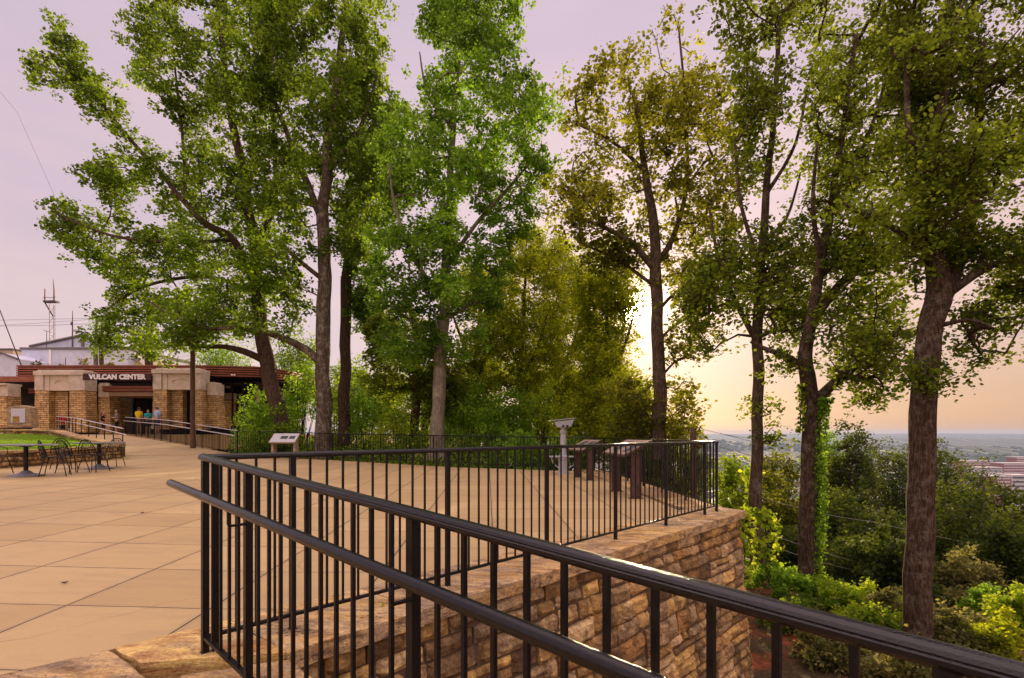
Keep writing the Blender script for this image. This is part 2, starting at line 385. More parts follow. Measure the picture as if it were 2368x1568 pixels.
# glow round the sun
dt = g.n('VectorMath', operation='DOT_PRODUCT'); g.l(d, dt.inputs[0]); dt.inputs[1].default_value = sd
dtm = g.math('MAXIMUM', dt.outputs['Value'], 0.0)
def addglow(base, power, colr):
    p = g.math('POWER', dtm, power); m = g.n('VectorMath', operation='SCALE'); m.inputs[0].default_value = colr; g.l(p, m.inputs['Scale'])
    a = g.n('VectorMath', operation='ADD'); g.l(base, a.inputs[0]); g.l(m.outputs[0], a.inputs[1]); return a.outputs[0]
base = addglow(base, 12, (.13, .08, .05))
base = addglow(base, 70, (.30, .20, .13))
base = addglow(base, 900, (2.4, 1.6, .8))
base = addglow(base, 6000, (40., 30., 16.))
base = addglow(base, 60000, (300., 240., 150.))
# brightness added to the unseen sky overhead and behind the viewer, lifts the paving
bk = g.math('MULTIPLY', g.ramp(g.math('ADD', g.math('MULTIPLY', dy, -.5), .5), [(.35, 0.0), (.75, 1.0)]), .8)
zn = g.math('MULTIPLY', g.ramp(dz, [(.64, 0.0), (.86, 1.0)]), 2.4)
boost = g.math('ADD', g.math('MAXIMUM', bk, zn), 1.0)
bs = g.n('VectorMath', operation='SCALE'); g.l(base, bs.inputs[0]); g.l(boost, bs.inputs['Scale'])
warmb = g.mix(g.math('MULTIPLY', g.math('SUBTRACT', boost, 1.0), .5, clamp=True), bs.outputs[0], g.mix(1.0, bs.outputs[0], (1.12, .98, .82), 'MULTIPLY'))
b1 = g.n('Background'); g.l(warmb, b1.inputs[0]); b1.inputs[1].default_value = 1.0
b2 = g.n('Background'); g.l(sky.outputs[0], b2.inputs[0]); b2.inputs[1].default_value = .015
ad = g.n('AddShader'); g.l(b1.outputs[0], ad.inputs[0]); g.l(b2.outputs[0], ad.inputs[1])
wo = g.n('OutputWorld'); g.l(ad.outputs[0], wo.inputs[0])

sl = bpy.data.lights.new('sun_light', 'SUN'); sl.energy = 5.0; sl.angle = R(.6); sl.color = (1.0, .74, .42)
so = bpy.data.objects.new('sun_light', sl); link(so); so.rotation_euler = sd.to_track_quat('Z', 'Y').to_euler()
cam = bpy.data.cameras.new('camera'); cam.lens = F/2368*36; cam.sensor_width = 36; cam.shift_y = (HY-784)/2368
cam.clip_start = .05; cam.clip_end = 60000
co = bpy.data.objects.new('camera', cam); link(co); co.location = (0, 0, EYE); co.rotation_euler = (PI/2, 0, 0); S.camera = co
S.view_settings.view_transform = 'Standard'; S.view_settings.look = 'None'; S.view_settings.exposure = 0.15; S.view_settings.gamma = 1
try: S.cycles.max_bounces = 8; S.cycles.volume_bounces = 1; S.cycles.transmission_bounces = 4; S.cycles.diffuse_bounces = 4
except Exception: pass

# ---------------------------------------------------------------- layout constants
C1 = Vector((-1.66, 2.93, 0)); C2 = Vector((3.15, 8.30, 0)); P2 = Vector((2.97, 12.4, 0)); P3 = Vector((2.67, 17.5, 0))
A = (C2-C1).normalized(); AN = Vector((A.y, -A.x, 0))         # AN points out of the terrace
B = Vector((.73, -.684, 0)).normalized(); BN = Vector((-B.y, B.x, 0))  # BN points to the wedge (away from camera)
def smooth(a, b, x):
    t = min(1, max(0, (x-a)/(b-a))); return t*t*(3-2*t)
def pz(x, y):
    """paving height of the terrace: falls gently from the left"""
    return .025*max(0.0, -x-2.0) if x > -16 else .35
def rampz(x, y):
    s = (Vector((x, y, 0))-C1).dot(B); return -.0619*max(0, s)

def hill(x, y):
    r = math.hypot(x, y)
    b0 = -2.45+1.95*smooth(3.4, -2.0, x)
    dd = x*.5+y*.5
    right = b0-.42*max(0, dd-9.5)
    lft = b0-.40*max(0, y-27.5)
    k = smooth(-1, 5, x)
    h = right*k+lft*(1-k)
    if x < 0:
        kk = smooth(-17, -28, x); h = h*(1-kk)+(.95-.02*max(0, y-60))*kk
    if x > 3.5 and y < 4: h = min(h, -2.45-.30*max(0, x-9))
    if y < 0: h = min(h, -.6) if x > 2 else min(h, -.5)
    h += .25*mn.noise(Vector((x*.35, y*.35, 0)))*(1 if h < -1.2 else .1)
    if h < -100: h = -100-(50)*(1-math.exp((h+100)/50.0))
    # ridges far off
    az = math.degrees(math.atan2(x, y))
    if r > 900:
        n1 = mn.fractal(Vector((az*.16, 3.1, 0)), 1, 2, 6); n2 = mn.fractal(Vector((az*.22, 9.7, 0)), 1, 2, 6)
        rg = lambda c, wd: math.exp(-((r-c)/wd)**2)
        h = max(h, -150)
        h += rg(5200, 700)*max(0, (46+50*n1+9*mn.noise(Vector((az*3, r*.004, 0)))))*smooth(-40, 10, az)*1.3
        h += rg(8200, 900)*(86+34*n2+smooth(10, 40, az)*12+8*mn.noise(Vector((az*4, r*.004, 2))))
        h += rg(12500, 1500)*(128+20*n1+smooth(12, 34, az)*26+9*mn.noise(Vector((az*2, r*.003, 5))))
        h += 2.5*mn.noise(Vector((x*.004, y*.004, 7)))
    return h

# ---------------------------------------------------------------- ground sheet
def build_ground():
    m, nt, out = mat('hillside_and_valley'); g = NT(nt); v = g.pos()
    vl = g.n('VectorMath', operation='LENGTH'); g.l(v, vl.inputs[0]); dist = vl.outputs['Value']
    n1 = g.noise(v, .9, 6, .7); n2 = g.noise(v, 7, 5, .7)
    clay = g.ramp(n2, [(.3, (.10, .028, .014)), (.55, (.26, .075, .035)), (.75, (.36, .13, .07))])
    litter = g.ramp(g.noise(v, 18, 5, .8), [(.3, (.02, .018, .010)), (.55, (.07, .05, .025)), (.75, (.10, .11, .03))])
    near = g.mix(g.ramp(n1, [(.40, 0.0), (.52, 1.0)]), clay, litter)
    tree = g.ramp(g.noise(v, .012, 8, .75), [(.35, (.015, .03, .012)), (.6, (.04, .065, .022)), (.75, (.08, .10, .04))])
    town = g.ramp(g.noise(v, .03, 6, .8), [(.35, (.05, .07, .035)), (.5, (.16, .15, .13)), (.62, (.40, .36, .34)), (.72, (.22, .11, .08))])
    tm = g.math('MULTIPLY', g.ramp(g.noise(g.scaled(v, (.6, 1.6, 1)), .0016, 4, .6), [(.42, 0.0), (.54, 1.0)]), g.math('LESS_THAN', dist, 4300))
    far = g.mix(tm, tree, town)
    rd = g.n('TexWave'); rd.inputs['Scale'].default_value = .0016; rd.inputs['Distortion'].default_value = 6; rd.inputs['Detail'].default_value = 1; g.l(v, rd.inputs['Vector'])
    far = g.mix(g.math('MULTIPLY', g.math('GREATER_THAN', rd.outputs['Fac'], .975), .6), far, (.45, .42, .38))
    k = g.math('GREATER_THAN', dist, 260)
    col = g.mix(k, near, far)
    nd = g.bsdf(col, .95, .1, 0, g.bump(g.noise(v, 9, 5), .7, .03)); g.l(nd.outputs[0], out.inputs[0])
    rs = [0.0]; r = .8
    while r < 13500: rs.append(r); r *= 1.058 if r < 3000 else 1.03
    azs = [];  a = -180.0
    while a < 180: azs.append(a); a += (.5 if -45 <= a < 48 else 4.0)
    vs = []; fs = []; n = len(azs)
    for r in rs:
        for a in azs:
            x, y = r*math.sin(R(a)), r*math.cos(R(a)); vs.append((x, y, hill(x, y)))
    for i in range(len(rs)-1):
        for j in range(n):
            q = (i*n+j, (i+1)*n+j, (i+1)*n+(j+1) % n, i*n+(j+1) % n)
            if i == 0: q = q[1:] if False else (q[0], q[1], q[2])
            fs.append(q[::-1])
    mb = MB(); mb.add(vs, fs); o = mb.build('ground', m, smooth=True); tag(o, kind='structure')
build_ground()

# ---------------------------------------------------------------- terrace paving
IN = .46; OUT = .31
def off(p, n, d): return Vector((p.x+n.x*d, p.y+n.y*d, 0))
edge_pts = [off(C1, AN, -IN)-A*1.7]          # inner edge of the sandstone band, then round the terrace
PE = Vector((1.33, 18.1, 0)); PM = Vector((-7.4, 22.3, 0)); PL = Vector((-12.2, 24.0, 0))
terr = [(-2.95+0-.2, 1.75), (off(C1, AN, -IN).x, off(C1, AN, -IN).y), ((C2-AN*IN-A*.1).x, (C2-AN*IN-A*.1).y), (2.62, 8.5), (2.50, 12.4), (2.2, 17.2), (1.2, 17.75), (-7.5, 21.9), (-12.2, 23.6), (-12.3, 24.1),
        (-15.5, 21.6), (-16.5, 18.9), (-30, 14.6), (-30, 0), (-8, -6)]
# first point: where the band meets the left walk
q0 = off(C1, AN, -IN)-A*4.2
terr[0] = (q0.x, q0.y)
mb = MB()
# grid the paving so it can follow the gentle slope
def fill_poly(poly, zf, step=1.0, zoff=0.0, thick=.3):
    bm = bmesh.new(); vs = [bm.verts.new((x, y, 0)) for x, y in poly]; bm.faces.new(vs)
    xs = [p[0] for p in poly]; ys = [p[1] for p in poly]
    for ax, lo, hi in ((0, min(xs), max(xs)), (1, min(ys), max(ys))):
        c = math.floor(lo)+step
        while c < hi:
            co_ = Vector((c if ax == 0 else 0, c if ax == 1 else 0, 0)); no = Vector((1, 0, 0)) if ax == 0 else Vector((0, 1, 0))
            bmesh.ops.bisect_plane(bm, geom=bm.verts[:]+bm.edges[:]+bm.faces[:], plane_co=co_, plane_no=no); c += step
    bmesh.ops.recalc_face_normals(bm, faces=bm.faces[:])
    if bm.faces[0].normal.z < 0: bmesh.ops.reverse_faces(bm, faces=bm.faces[:])
    for v in bm.verts: v.co.z = zf(v.co.x, v.co.y)+zoff
    return bm
def bm_obj(bm, name, m, parent=None, smooth=False):
    me = bpy.data.meshes.new(name); bm.to_mesh(me); bm.free(); me.materials.append(m)
    if smooth: me.shade_smooth()
    return link(bpy.data.objects.new(name, me), parent)
bm = fill_poly(terr, pz)
ret = bmesh.ops.extrude_face_region(bm, geom=bm.faces[:]); 
for e in ret['geom']:
    if isinstance(e, bmesh.types.BMVert): e.co.z -= .25
bmesh.ops.recalc_face_normals(bm, faces=bm.faces[:])
tag(bm_obj(bm, 'terrace_paving', M['concrete']), kind='structure')
# walk the photographer stands on: starts past the sandstone band, falls 1:16
wl = [off(C1, AN, OUT)-A*.25-BN*.16, off(C1, AN, OUT)-A*.25+B*7-BN*.16, off(C1, AN, OUT)+B*7-A*4.2, off(C1, AN, OUT)-A*4.2]
bm = fill_poly([(p.x, p.y) for p in wl], rampz, 1.0, -.004)
tag(bm_obj(bm, 'ramp_walk', M['concrete']), kind='structure')

# ---------------------------------------------------------------- retaining wall: real stones, coping slabs
def stone_face(mb, o, u, L, ztop, zbot, out_n, batter, seed, hmin=.12, hmax=.27, topf=None):
    """coursed rough stones on a battered face. o: start, u: along, out_n: outwards"""
    rr = random.Random(seed); z = ztop
    while z > zbot:
        h = rr.uniform(hmin, hmax); s = -rr.uniform(0, .3)
        while s < L:
            wd = rr.choice((rr.uniform(.14, .3), rr.uniform(.28, .6)))*(.6+.7*h/hmax)
            s0, s1 = max(s, -.02), min(s+wd, L+.02); s += wd
            if s1-s0 < .05: continue
            hs = [(z, z-h)]
            if h > .20 and rr.random() < .3: m_ = z-h*rr.uniform(.4, .6); hs = [(z, m_), (m_, z-h)]
            for (za, zb) in hs:
                g_ = rr.uniform(.006, .012); t = rr.random(); pr = rr.uniform(-.008, .030)
                nu = max(3, int((s1-s0)/.045)); nv = max(3, int((za-zb)/.04))
                vs = []; fs = []; sk = rr.uniform(-.012, .012)
                for j in range(nv+1):
                    for i in range(nu+1):
                        fu, fv = i/nu, j/nv
                        uu = s0+g_+(s1-s0-2*g_)*fu; zz = za-g_-(za-zb-2*g_)*fv+sk*(fu-.5)
                        e = min(fu, 1-fu)*(s1-s0)/.05; e2 = min(fv, 1-fv)*(za-zb)/.045
                        rd_ = min(1, e)*min(1, e2)
                        d_ = pr-.034*(1-rd_)+.034*mn.noise(Vector((uu*6, zz*7, seed)))*rd_+.014*mn.noise(Vector((uu*19, zz*19, seed)))
                        wz = .006*mn.noise(Vector((uu*5, zz*5, 9)))+.028*mn.noise(Vector((uu*1.4, zz*2.2, seed+4)))*min(1, (ztop-zz)*6)
                        p = o+u*(uu+.006*mn.noise(Vector((zz*8, uu*5, 3))))+out_n*(d_+batter*(ztop-zz)); vs.append((p.x, p.y, zz+wz+(topf(uu) if topf else 0)))
                # skirt
                base = len(vs); ring = [i for i in range(nu+1)]+[j*(nu+1)+nu for j in range(1, nv+1)]+[nv*(nu+1)+i for i in range(nu-1, -1, -1)]+[j*(nu+1) for j in range(nv-1, 0, -1)]
                for k in ring:
                    p = Vector(vs[k])-out_n*.05; vs.append((p.x, p.y, p.z))
                for j in range(nv):
                    for i in range(nu):
                        a_ = j*(nu+1)+i; fs.append((a_, a_+nu+1, a_+nu+2, a_+1))
                m_ = len(ring)
                for k in range(m_): fs.append((ring[k], ring[(k+1) % m_], base+(k+1) % m_, base+k))
                mb.add(vs, fs, t)
        z -= h
wall = empty('retaining_wall', (0, 0, 0))
tag(wall, 'tall battered sandstone retaining wall carrying the terrace railing, seen beyond the near handrail', 'wall')
WO = OUT-.05
mb = MB()
o_ = off(C1, AN, WO)-A*.0; L_ = (C2-C1).length+WO-.02
stone_face(mb, o_, A, L_, -.095, -3.4, AN, .085, 3)
nb = Vector((1, .045, 0)).normalized(); ub = (P3-C2).normalized()
cc = o_+A*L_
stone_face(mb, cc, ub, 9.0, -.095, -3.2, Vector((ub.y, -ub.x, 0)), .085, 5)
mb.build('stone_courses', M['masonry'], wall, smooth=False)
mb = MB()
def quadwall(p, q, n, zt, zb, b):
    a1 = p-n*.035; a2 = q-n*.035; c1_ = p-n*.035+n*b*(zt-zb); c2_ = q-n*.035+n*b*(zt-zb)
    mb.add([(a1.x, a1.y, zt), (a2.x, a2.y, zt), (c2_.x, c2_.y, zb), (c1_.x, c1_.y, zb)], [(0, 3, 2, 1)])
quadwall(o_-A*.3, cc, AN, -.09, -3.6, .085); quadwall(cc, cc+ub*9.2, Vector((ub.y, -ub.x, 0)), -.09, -3.6, .085)
mb.build('mortar_backing', M['mortar'], wall)
def slab(poly, zt, th, seed, parent, name='coping_stone', m=None, t=None, zf=None, bev=.012):
    rr = random.Random(seed); bm = bmesh.new()
    P_ = [Vector((p[0], p[1], 0)) for p in poly]; pts = []
    for i in range(len(P_)):
        a_, b_ = P_[i], P_[(i+1) % len(P_)]; n_ = max(1, int((b_-a_).length/.09))
        for k in range(n_):
            p = a_.lerp(b_, k/n_); j_ = .007
            pts.append(p+Vector((rr.uniform(-j_, j_), rr.uniform(-j_, j_), 0)))
    ar = sum(pts[i].x*pts[(i+1) % len(pts)].y-pts[(i+1) % len(pts)].x*pts[i].y for i in range(len(pts)))
    if ar < 0: pts = pts[::-1]
    zf_ = zf or (lambda x, y: 0.0)
    vt = [bm.verts.new((p.x, p.y, zt+zf_(p.x, p.y))) for p in pts]; vb = [bm.verts.new((p.x, p.y, zt-th+zf_(p.x, p.y))) for p in pts]
    n_ = len(pts); top = bm.faces.new(vt); bm.faces.new(vb[::-1])
    for i in range(n_): bm.faces.new((vt[i], vb[i], vb[(i+1) % n_], vt[(i+1) % n_]))
    bmesh.ops.recalc_face_normals(bm, faces=bm.faces[:])
    r_ = bmesh.ops.inset_region(bm, faces=[top], thickness=bev, depth=0)
    for v in top.verts: v.co.z += .006
    if not bm.faces: pass
    bmesh.ops.triangulate(bm, faces=[top])
    lay = bm.verts.layers.float.new('tint'); tt = rr.random() if t is None else t
    for v in bm.verts: v[lay] = tt
    return bm_obj(bm, name, m or M['coping'], parent)
# coping along A
rr = random.Random(21); s = .0; k = 0; L = (C2-C1).length+.02
cutlen = [.62, .95, 1.25, .9, 1.1, .85, 1.05, .8, .9]
ss = [-.32]
for c_ in cutlen: ss.append(ss[-1]+c_)
ss[-1] = L+OUT+.02
for i in range(len(ss)-1):
    a_, b_ = ss[i]+.004, ss[i+1]-.004; oo = OUT+rr.uniform(-.012, .015)
    poly = [off(C1+A*a_, AN, -IN+.004), off(C1+A*a_, AN, oo), off(C1+A*b_, AN, oo), off(C1+A*b_, AN, -IN+.004)]
    if i == len(ss)-2: poly = [off(C1+A*a_, AN, -IN+.004), off(C1+A*a_, AN, oo), off(C1+A*(L+OUT+.04), AN, oo), off(C2+A*.25, AN, -.02)+ub*.5, off(C2-A*.05, AN, -IN)+ub*.5]
    if i == 0: poly = [off(C1+A*a_, AN, -IN+.004), off(C1+A*(a_+.05), AN, -.12), off(C1+A*.28, AN, OUT-.02)-A*.0, off(C1+A*b_, AN, oo), off(C1+A*b_, AN, -IN+.004)]
    slab([(p.x, p.y) for p in poly], .004+rr.uniform(0, .006), .105, 40+i, wall)
# coping along the P side
s = .55
while s < 9.0:
    b_ = s+rr.uniform(.8, 1.2); un = Vector((ub.y, -ub.x, 0))
    poly = [C2+ub*s-un*.42, C2+ub*s+un*.32, C2+ub*(b_-.01)+un*.32, C2+ub*(b_-.01)-un*.42]
    slab([(p.x, p.y) for p in poly], .004+rr.uniform(0, .006), .10, 70+int(s*10), wall); s = b_

# band of flagstones continuing across the mouth of the ramp (structure underfoot)
band = empty('flagstone_band'); tag(band, kind='structure')
s = -.33; lens = [.62, .75, .9, .7, .8]
for i, c_ in enumerate(lens):
    a_, b_ = s-.006, s-c_+.006
    n0, n1 = -IN+.004, .33
    if i == 0: n1 = .30
    sk = .05
    poly = [off(C1+A*(a_+sk*0), AN, n0), off(C1+A*(a_+sk), AN, n1), off(C1+A*(b_+sk), AN, n1), off(C1+A*b_, AN, n0)]
    slab([(p.x, p.y) for p in poly], .006 if i else .008, .12, 90+i, band, 'flagstone', t=[.35, .95, .05, .6, .4][i]); s -= c_

# ramp-side kerb wall under railing B
kerb = empty('ramp_kerb_wall'); tag(kerb, 'low sandstone kerb wall sloping down under the near railing', 'wall')
s = -.02; i = 0
zr = lambda x, y: -.0619*max(0, (Vector((x, y, 0))-C1).dot(B))
while s < 5.2:
    c_ = [.85, .7, .95, .8, .9, 1.0, .8][i % 7]; a_, b_ = s+.004, s+c_-.004
    bo = .30
    st = 0 if i else .0
    poly = [C1+B*(a_+.1*0)-BN*.17, C1+B*b_-BN*.17, C1+B*b_+BN*bo, C1+B*(a_+(.30 if i == 0 else 0))+BN*bo]
    if i == 0: poly = [off(C1, AN, .06)-BN*.17+B*.1, C1+B*b_-BN*.17, C1+B*b_+BN*bo, C1+B*.34+BN*bo]
    slab([(p.x, p.y) for p in poly], .002, .10, 120+i, kerb, zf=zr); s += c_; i += 1
mb = MB()
stone_face(mb, C1+B*.12+BN*.26, B, 5.2, -.10, -2.9, BN, .03, 9, topf=lambda u: -.0619*u)
mb.build('stone_courses', M['masonry'], kerb)

# ---------------------------------------------------------------- railings
CAP = [(-.021, -.014), (-.028, -.006), (-.028, .002), (-.024, .005), (-.025, .008), (-.020, .014), (-.010, .0185), (0, .020),
       (.010, .0185), (.020, .014), (.025, .008), (.024, .005), (.028, .002), (.028, -.006), (.021, -.014)][::-1]
def railing(name, label, pts, post_s, gaps, h=1.07, zb=.10, cap=CAP, bal=.0062, post=.0165, base=0.0, ends=True, simple_bal=False, grp=None, baseplate=True, skip=()):
    """pts: 3D ground points of one run. posts at distances post_s; balusters split every gap evenly"""
    root = empty(name, pts[0]); tag(root, label, 'railing', grp)
    o = Vector(pts[0]); P_ = [Vector(p)-o for p in pts]
    segL = [(P_[i+1]-P_[i]) for i in range(len(P_)-1)]
    cum = [0]
    for sg in segL: cum.append(cum[-1]+math.hypot(sg.x, sg.y))
    def pos_(s):
        for i in range(len(segL)):
            if s <= cum[i+1]+1e-6 or i == len(segL)-1:
                t = (s-cum[i])/(cum[i+1]-cum[i]); return P_[i]+segL[i]*t, segL[i]
    MB().sweep(cap, [p+Vector((0, 0, h)) for p in P_]).build('top_rail', M['cap'], root, smooth=False)
    bb = [(-.014, -.010), (.014, -.010), (.014, .010), (-.014, .010)]
    MB().sweep(bb, [p+Vector((0, 0, zb)) for p in P_]).build('bottom_rail', M['paint'], root, bevel=.002)
    def square(hw, z0, z1): return MB().box(-hw, hw, -hw, hw, z0, z1)
    pm = square(post, base, h-.012)
    if baseplate: pm.box(-post*1.35, post*1.35, -post*1.35, post*1.35, base, base+.008)
    first = None
    for i, s in enumerate(post_s):
        p, sg = pos_(s)
        if first is None: first = pm.build('post', M['paint'], root, bevel=.002); c = first
        else: c = first.copy(); COL.objects.link(c); c.parent = root
        c.location = p; c.rotation_euler = (0, 0, math.atan2(sg.y, sg.x))
    fb = None; cnt = 0; rest = MB()
    allp = sorted(post_s)
    for i in range(len(allp)-1):
        n = gaps[i] if isinstance(gaps, (list, tuple)) else max(1, round((allp[i+1]-allp[i])/gaps))
        for k in range(1, n):
            s = allp[i]+(allp[i+1]-allp[i])*k/n; p, sg = pos_(s)
            if fb is None: fb = square(bal, zb+.009, h-.013).build('baluster', M['paint'], root); c = fb
            else: c = fb.copy(); COL.objects.link(c); c.parent = root
            c.location = p; c.rotation_euler = (0, 0, math.atan2(sg.y, sg.x)); cnt += 1
    return root
# A: along the wall
LA = (C2-C1).length
pa = [0.05, .485, 1.735, 2.985, 4.235, 5.485, 6.735, LA-.02]
railing('railing', 'black railing along the stone wall top, ending at the far right corner',
        [C1, C2], pa, [4, 11, 11, 11, 11, 11, 4], zb=.10, base=.008)
# B: beside the camera, falling with the ramp
LB = 6.0
pb0 = C1+B*(-.03)+BN*.0
def bpt(s): 
    p = C1+B*s; return (p.x, p.y, -.0619*s)
pbs = [.03, .62, 1.90, 3.18, 4.46, 5.74]
rB = railing('railing', 'black nearest railing sloping down to the right edge, with a round handrail',
        [bpt(-.04), bpt(6.0)], pbs, [5, 11, 11, 11, 11], zb=.095, base=.008, bal=.0068, post=.0170)
# handrail (part of railing B), with brackets
o = Vector(bpt(-.04))
def hpt(s, dh=0.0):
    p = C1+B*s-BN*.095; return Vector((p.x, p.y, -.0619*s+.905+dh))-o
mb = MB(); mb.tube([hpt(-.30), hpt(-.285)]+[hpt(-.27+.2*i) for i in range(32)], [.012, .0195]+[.0215]*32, 20)
mb.build('handrail', M['cap'], rB, smooth=True)
for s in pbs[1:]:
    q = C1+B*(s-.02)-BN*.02; q = Vector((q.x, q.y, -.0619*s+.905-.085))-o
    a_ = hpt(s-.02, -.018); b_ = Vector((a_.x, a_.y, q.z+.01)); c_ = b_.lerp(q, .12)+Vector((0, 0, -.01))
    mb = MB(); mb.tube([a_, b_, b_.lerp(c_, .5)-Vector((0, 0, .004)), c_, q], .0065, 8); mb.build('handrail_bracket', M['paint'], rB, smooth=True)

# C: away from the far right corner
def ground_pts(pl, zoff=0.0): return [(p.x, p.y, pz(p.x, p.y)+zoff) for p in pl]
def evens(L, step=1.25):
    n = max(1, round(L/step)); return [.02+(L-.04)*i/n for i in range(n+1)]
LC = (P2-C2).length+(P3-P2).length
railing('railing', 'black railing running away from the far right corner past the brown information stands', ground_pts([C2, P2, P3]), evens(LC), .125, bal=.0065)
LD = (PE-P3).length
railing('railing', 'black far railing behind the grey tower viewer, under the tall pale trunk', ground_pts([P3, PE, PM]), evens(LD+(PM-PE).length), .125, bal=.0065)
railing('railing', 'black far railing behind the small slanted panel, left of the pale trunk', ground_pts([PM, PL]), evens((PL-PM).length), .125, bal=.0065)
# ramp to the pavilion
RR = [Vector((-12.2, 24.0, .26)), Vector((-17.1, 26.8, .80)), Vector((-23.6, 33.0, 1.13))]
RL = [Vector((-15.55, 21.6, .34)), Vector((-20.6, 25.6, .86)), Vector((-26.6, 31.6, 1.14))]
LR = sum(math.hypot((RR[i+1]-RR[i]).x, (RR[i+1]-RR[i]).y) for i in range(2))
rr_ = railing('railing', 'black railing with pale-lit handrails on the right side of the ramp to the pavilion', RR, evens(LR, 1.35), .125)
o = RR[0]; m = MB()
dn = Vector((-.7, -.5, 0)).normalized()
m.tube([p-o+dn*.10+Vector((0, 0, .86)) for p in RR], .021, 10); m.build('handrail', M['paint'], rr_, smooth=True)
M['rail_pale'] = simple('worn_bright_handrail', (.62, .60, .60), .3, .6, .06, 4, .3)  # pale colour paints the bright highlight running along the black rails
m = MB(); m.tube([p-o+dn*.10+Vector((0, 0, .885)) for p in RR], .012, 8); 
rl = railing('railing', 'black railing without balusters on the left side of the ramp, above the lawn', RL, evens(sum(math.hypot((RL[i+1]-RL[i]).x, (RL[i+1]-RL[i]).y) for i in range(2)), 1.15), [1]*20)
for c in list(rl.children):
    if c.name.startswith('bottom_rail'): bpy.data.objects.remove(c)
o = RL[0]; dn = Vector((.7, -.6, 0)).normalized()
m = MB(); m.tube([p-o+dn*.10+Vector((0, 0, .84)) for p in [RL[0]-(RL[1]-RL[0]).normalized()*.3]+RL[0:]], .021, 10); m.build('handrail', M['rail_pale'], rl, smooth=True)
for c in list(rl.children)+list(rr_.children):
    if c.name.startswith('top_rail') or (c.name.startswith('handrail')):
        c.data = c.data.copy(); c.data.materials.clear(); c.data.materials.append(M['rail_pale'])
# ramp surface
mb = MB()
ap0, ap1 = Vector((-13.0, 23.0, .32)), Vector((-15.9, 21.0, .42))
L1 = [Vector((-15.4, 21.5, .345)), RL[1], RL[2], Vector((-30, 34.6, 1.15))]; R1 = [Vector((-12.25, 24.25, .262)), RR[1], RR[2], Vector((-22, 34.6, 1.15))]
vs = []
for a_, b_ in zip(L1, R1): vs += [a_, b_]
vs = [(v.x, v.y, v.z) for v in vs]
fs = [(2*i, 2*i+1, 2*i+3, 2*i+2) for i in range(3)]
nv = len(vs); vs += [(x, y, -.3) for x, y, z in vs]
fs += [(2*i+1, nv+2*i+1, nv+2*i+3, 2*i+3) for i in range(3)]+[(2*i, 2*i+2, nv+2*i+2, nv+2*i) for i in range(3)]
mb.add(vs, fs); tag(mb.build('ramp_path', M['concrete']), kind='structure')
tag(MB().prism([(-60, 33.9), (-21, 33.9), (-14.8, 36), (-13, 44), (-13, 60), (-60, 60)], .2, 1.148).build('pavilion_floor', M['concrete']), kind='structure')
tag(MB().prism([(-60, 24.5), (-27.5, 26.8), (-28.6, 33.9), (-60, 33.9)], .2, 1.12).build('upper_path', M['concrete']), kind='structure')

# ---------------------------------------------------------------- lawn and its walls
def m_grass():
    m, nt, out = mat('lawn_turf'); g = NT(nt); v = g.pos()
    c = g.ramp(g.noise(v, 1.3, 5, .7), [(.35, (.06, .15, .010)), (.5, (.16, .27, .012)), (.65, (.28, .36, .02))])
    c = g.mix(.5, c, g.ramp(g.noise(v, 25, 4, .8), [(.3, (.03, .09, .01)), (.7, (.30, .40, .03))]))
    nd = g.bsdf(c, .8, .1, 0, g.bump(g.noise(v, 60, 3), .8, .03)); g.l(nd.outputs[0], out.inputs[0]); return m
M['grass'] = m_grass()
LW0 = Vector((-30, 10.4, 0)); 
wa = Vector((-13.6, 14.1, 0)); wb = Vector((-15.65, 20.6, 0))   # near wall runs from the left edge to the ramp foot
wa = Vector((-14.6, 13.2, 0)); wb = Vector((-15.3, 20.9, 0))
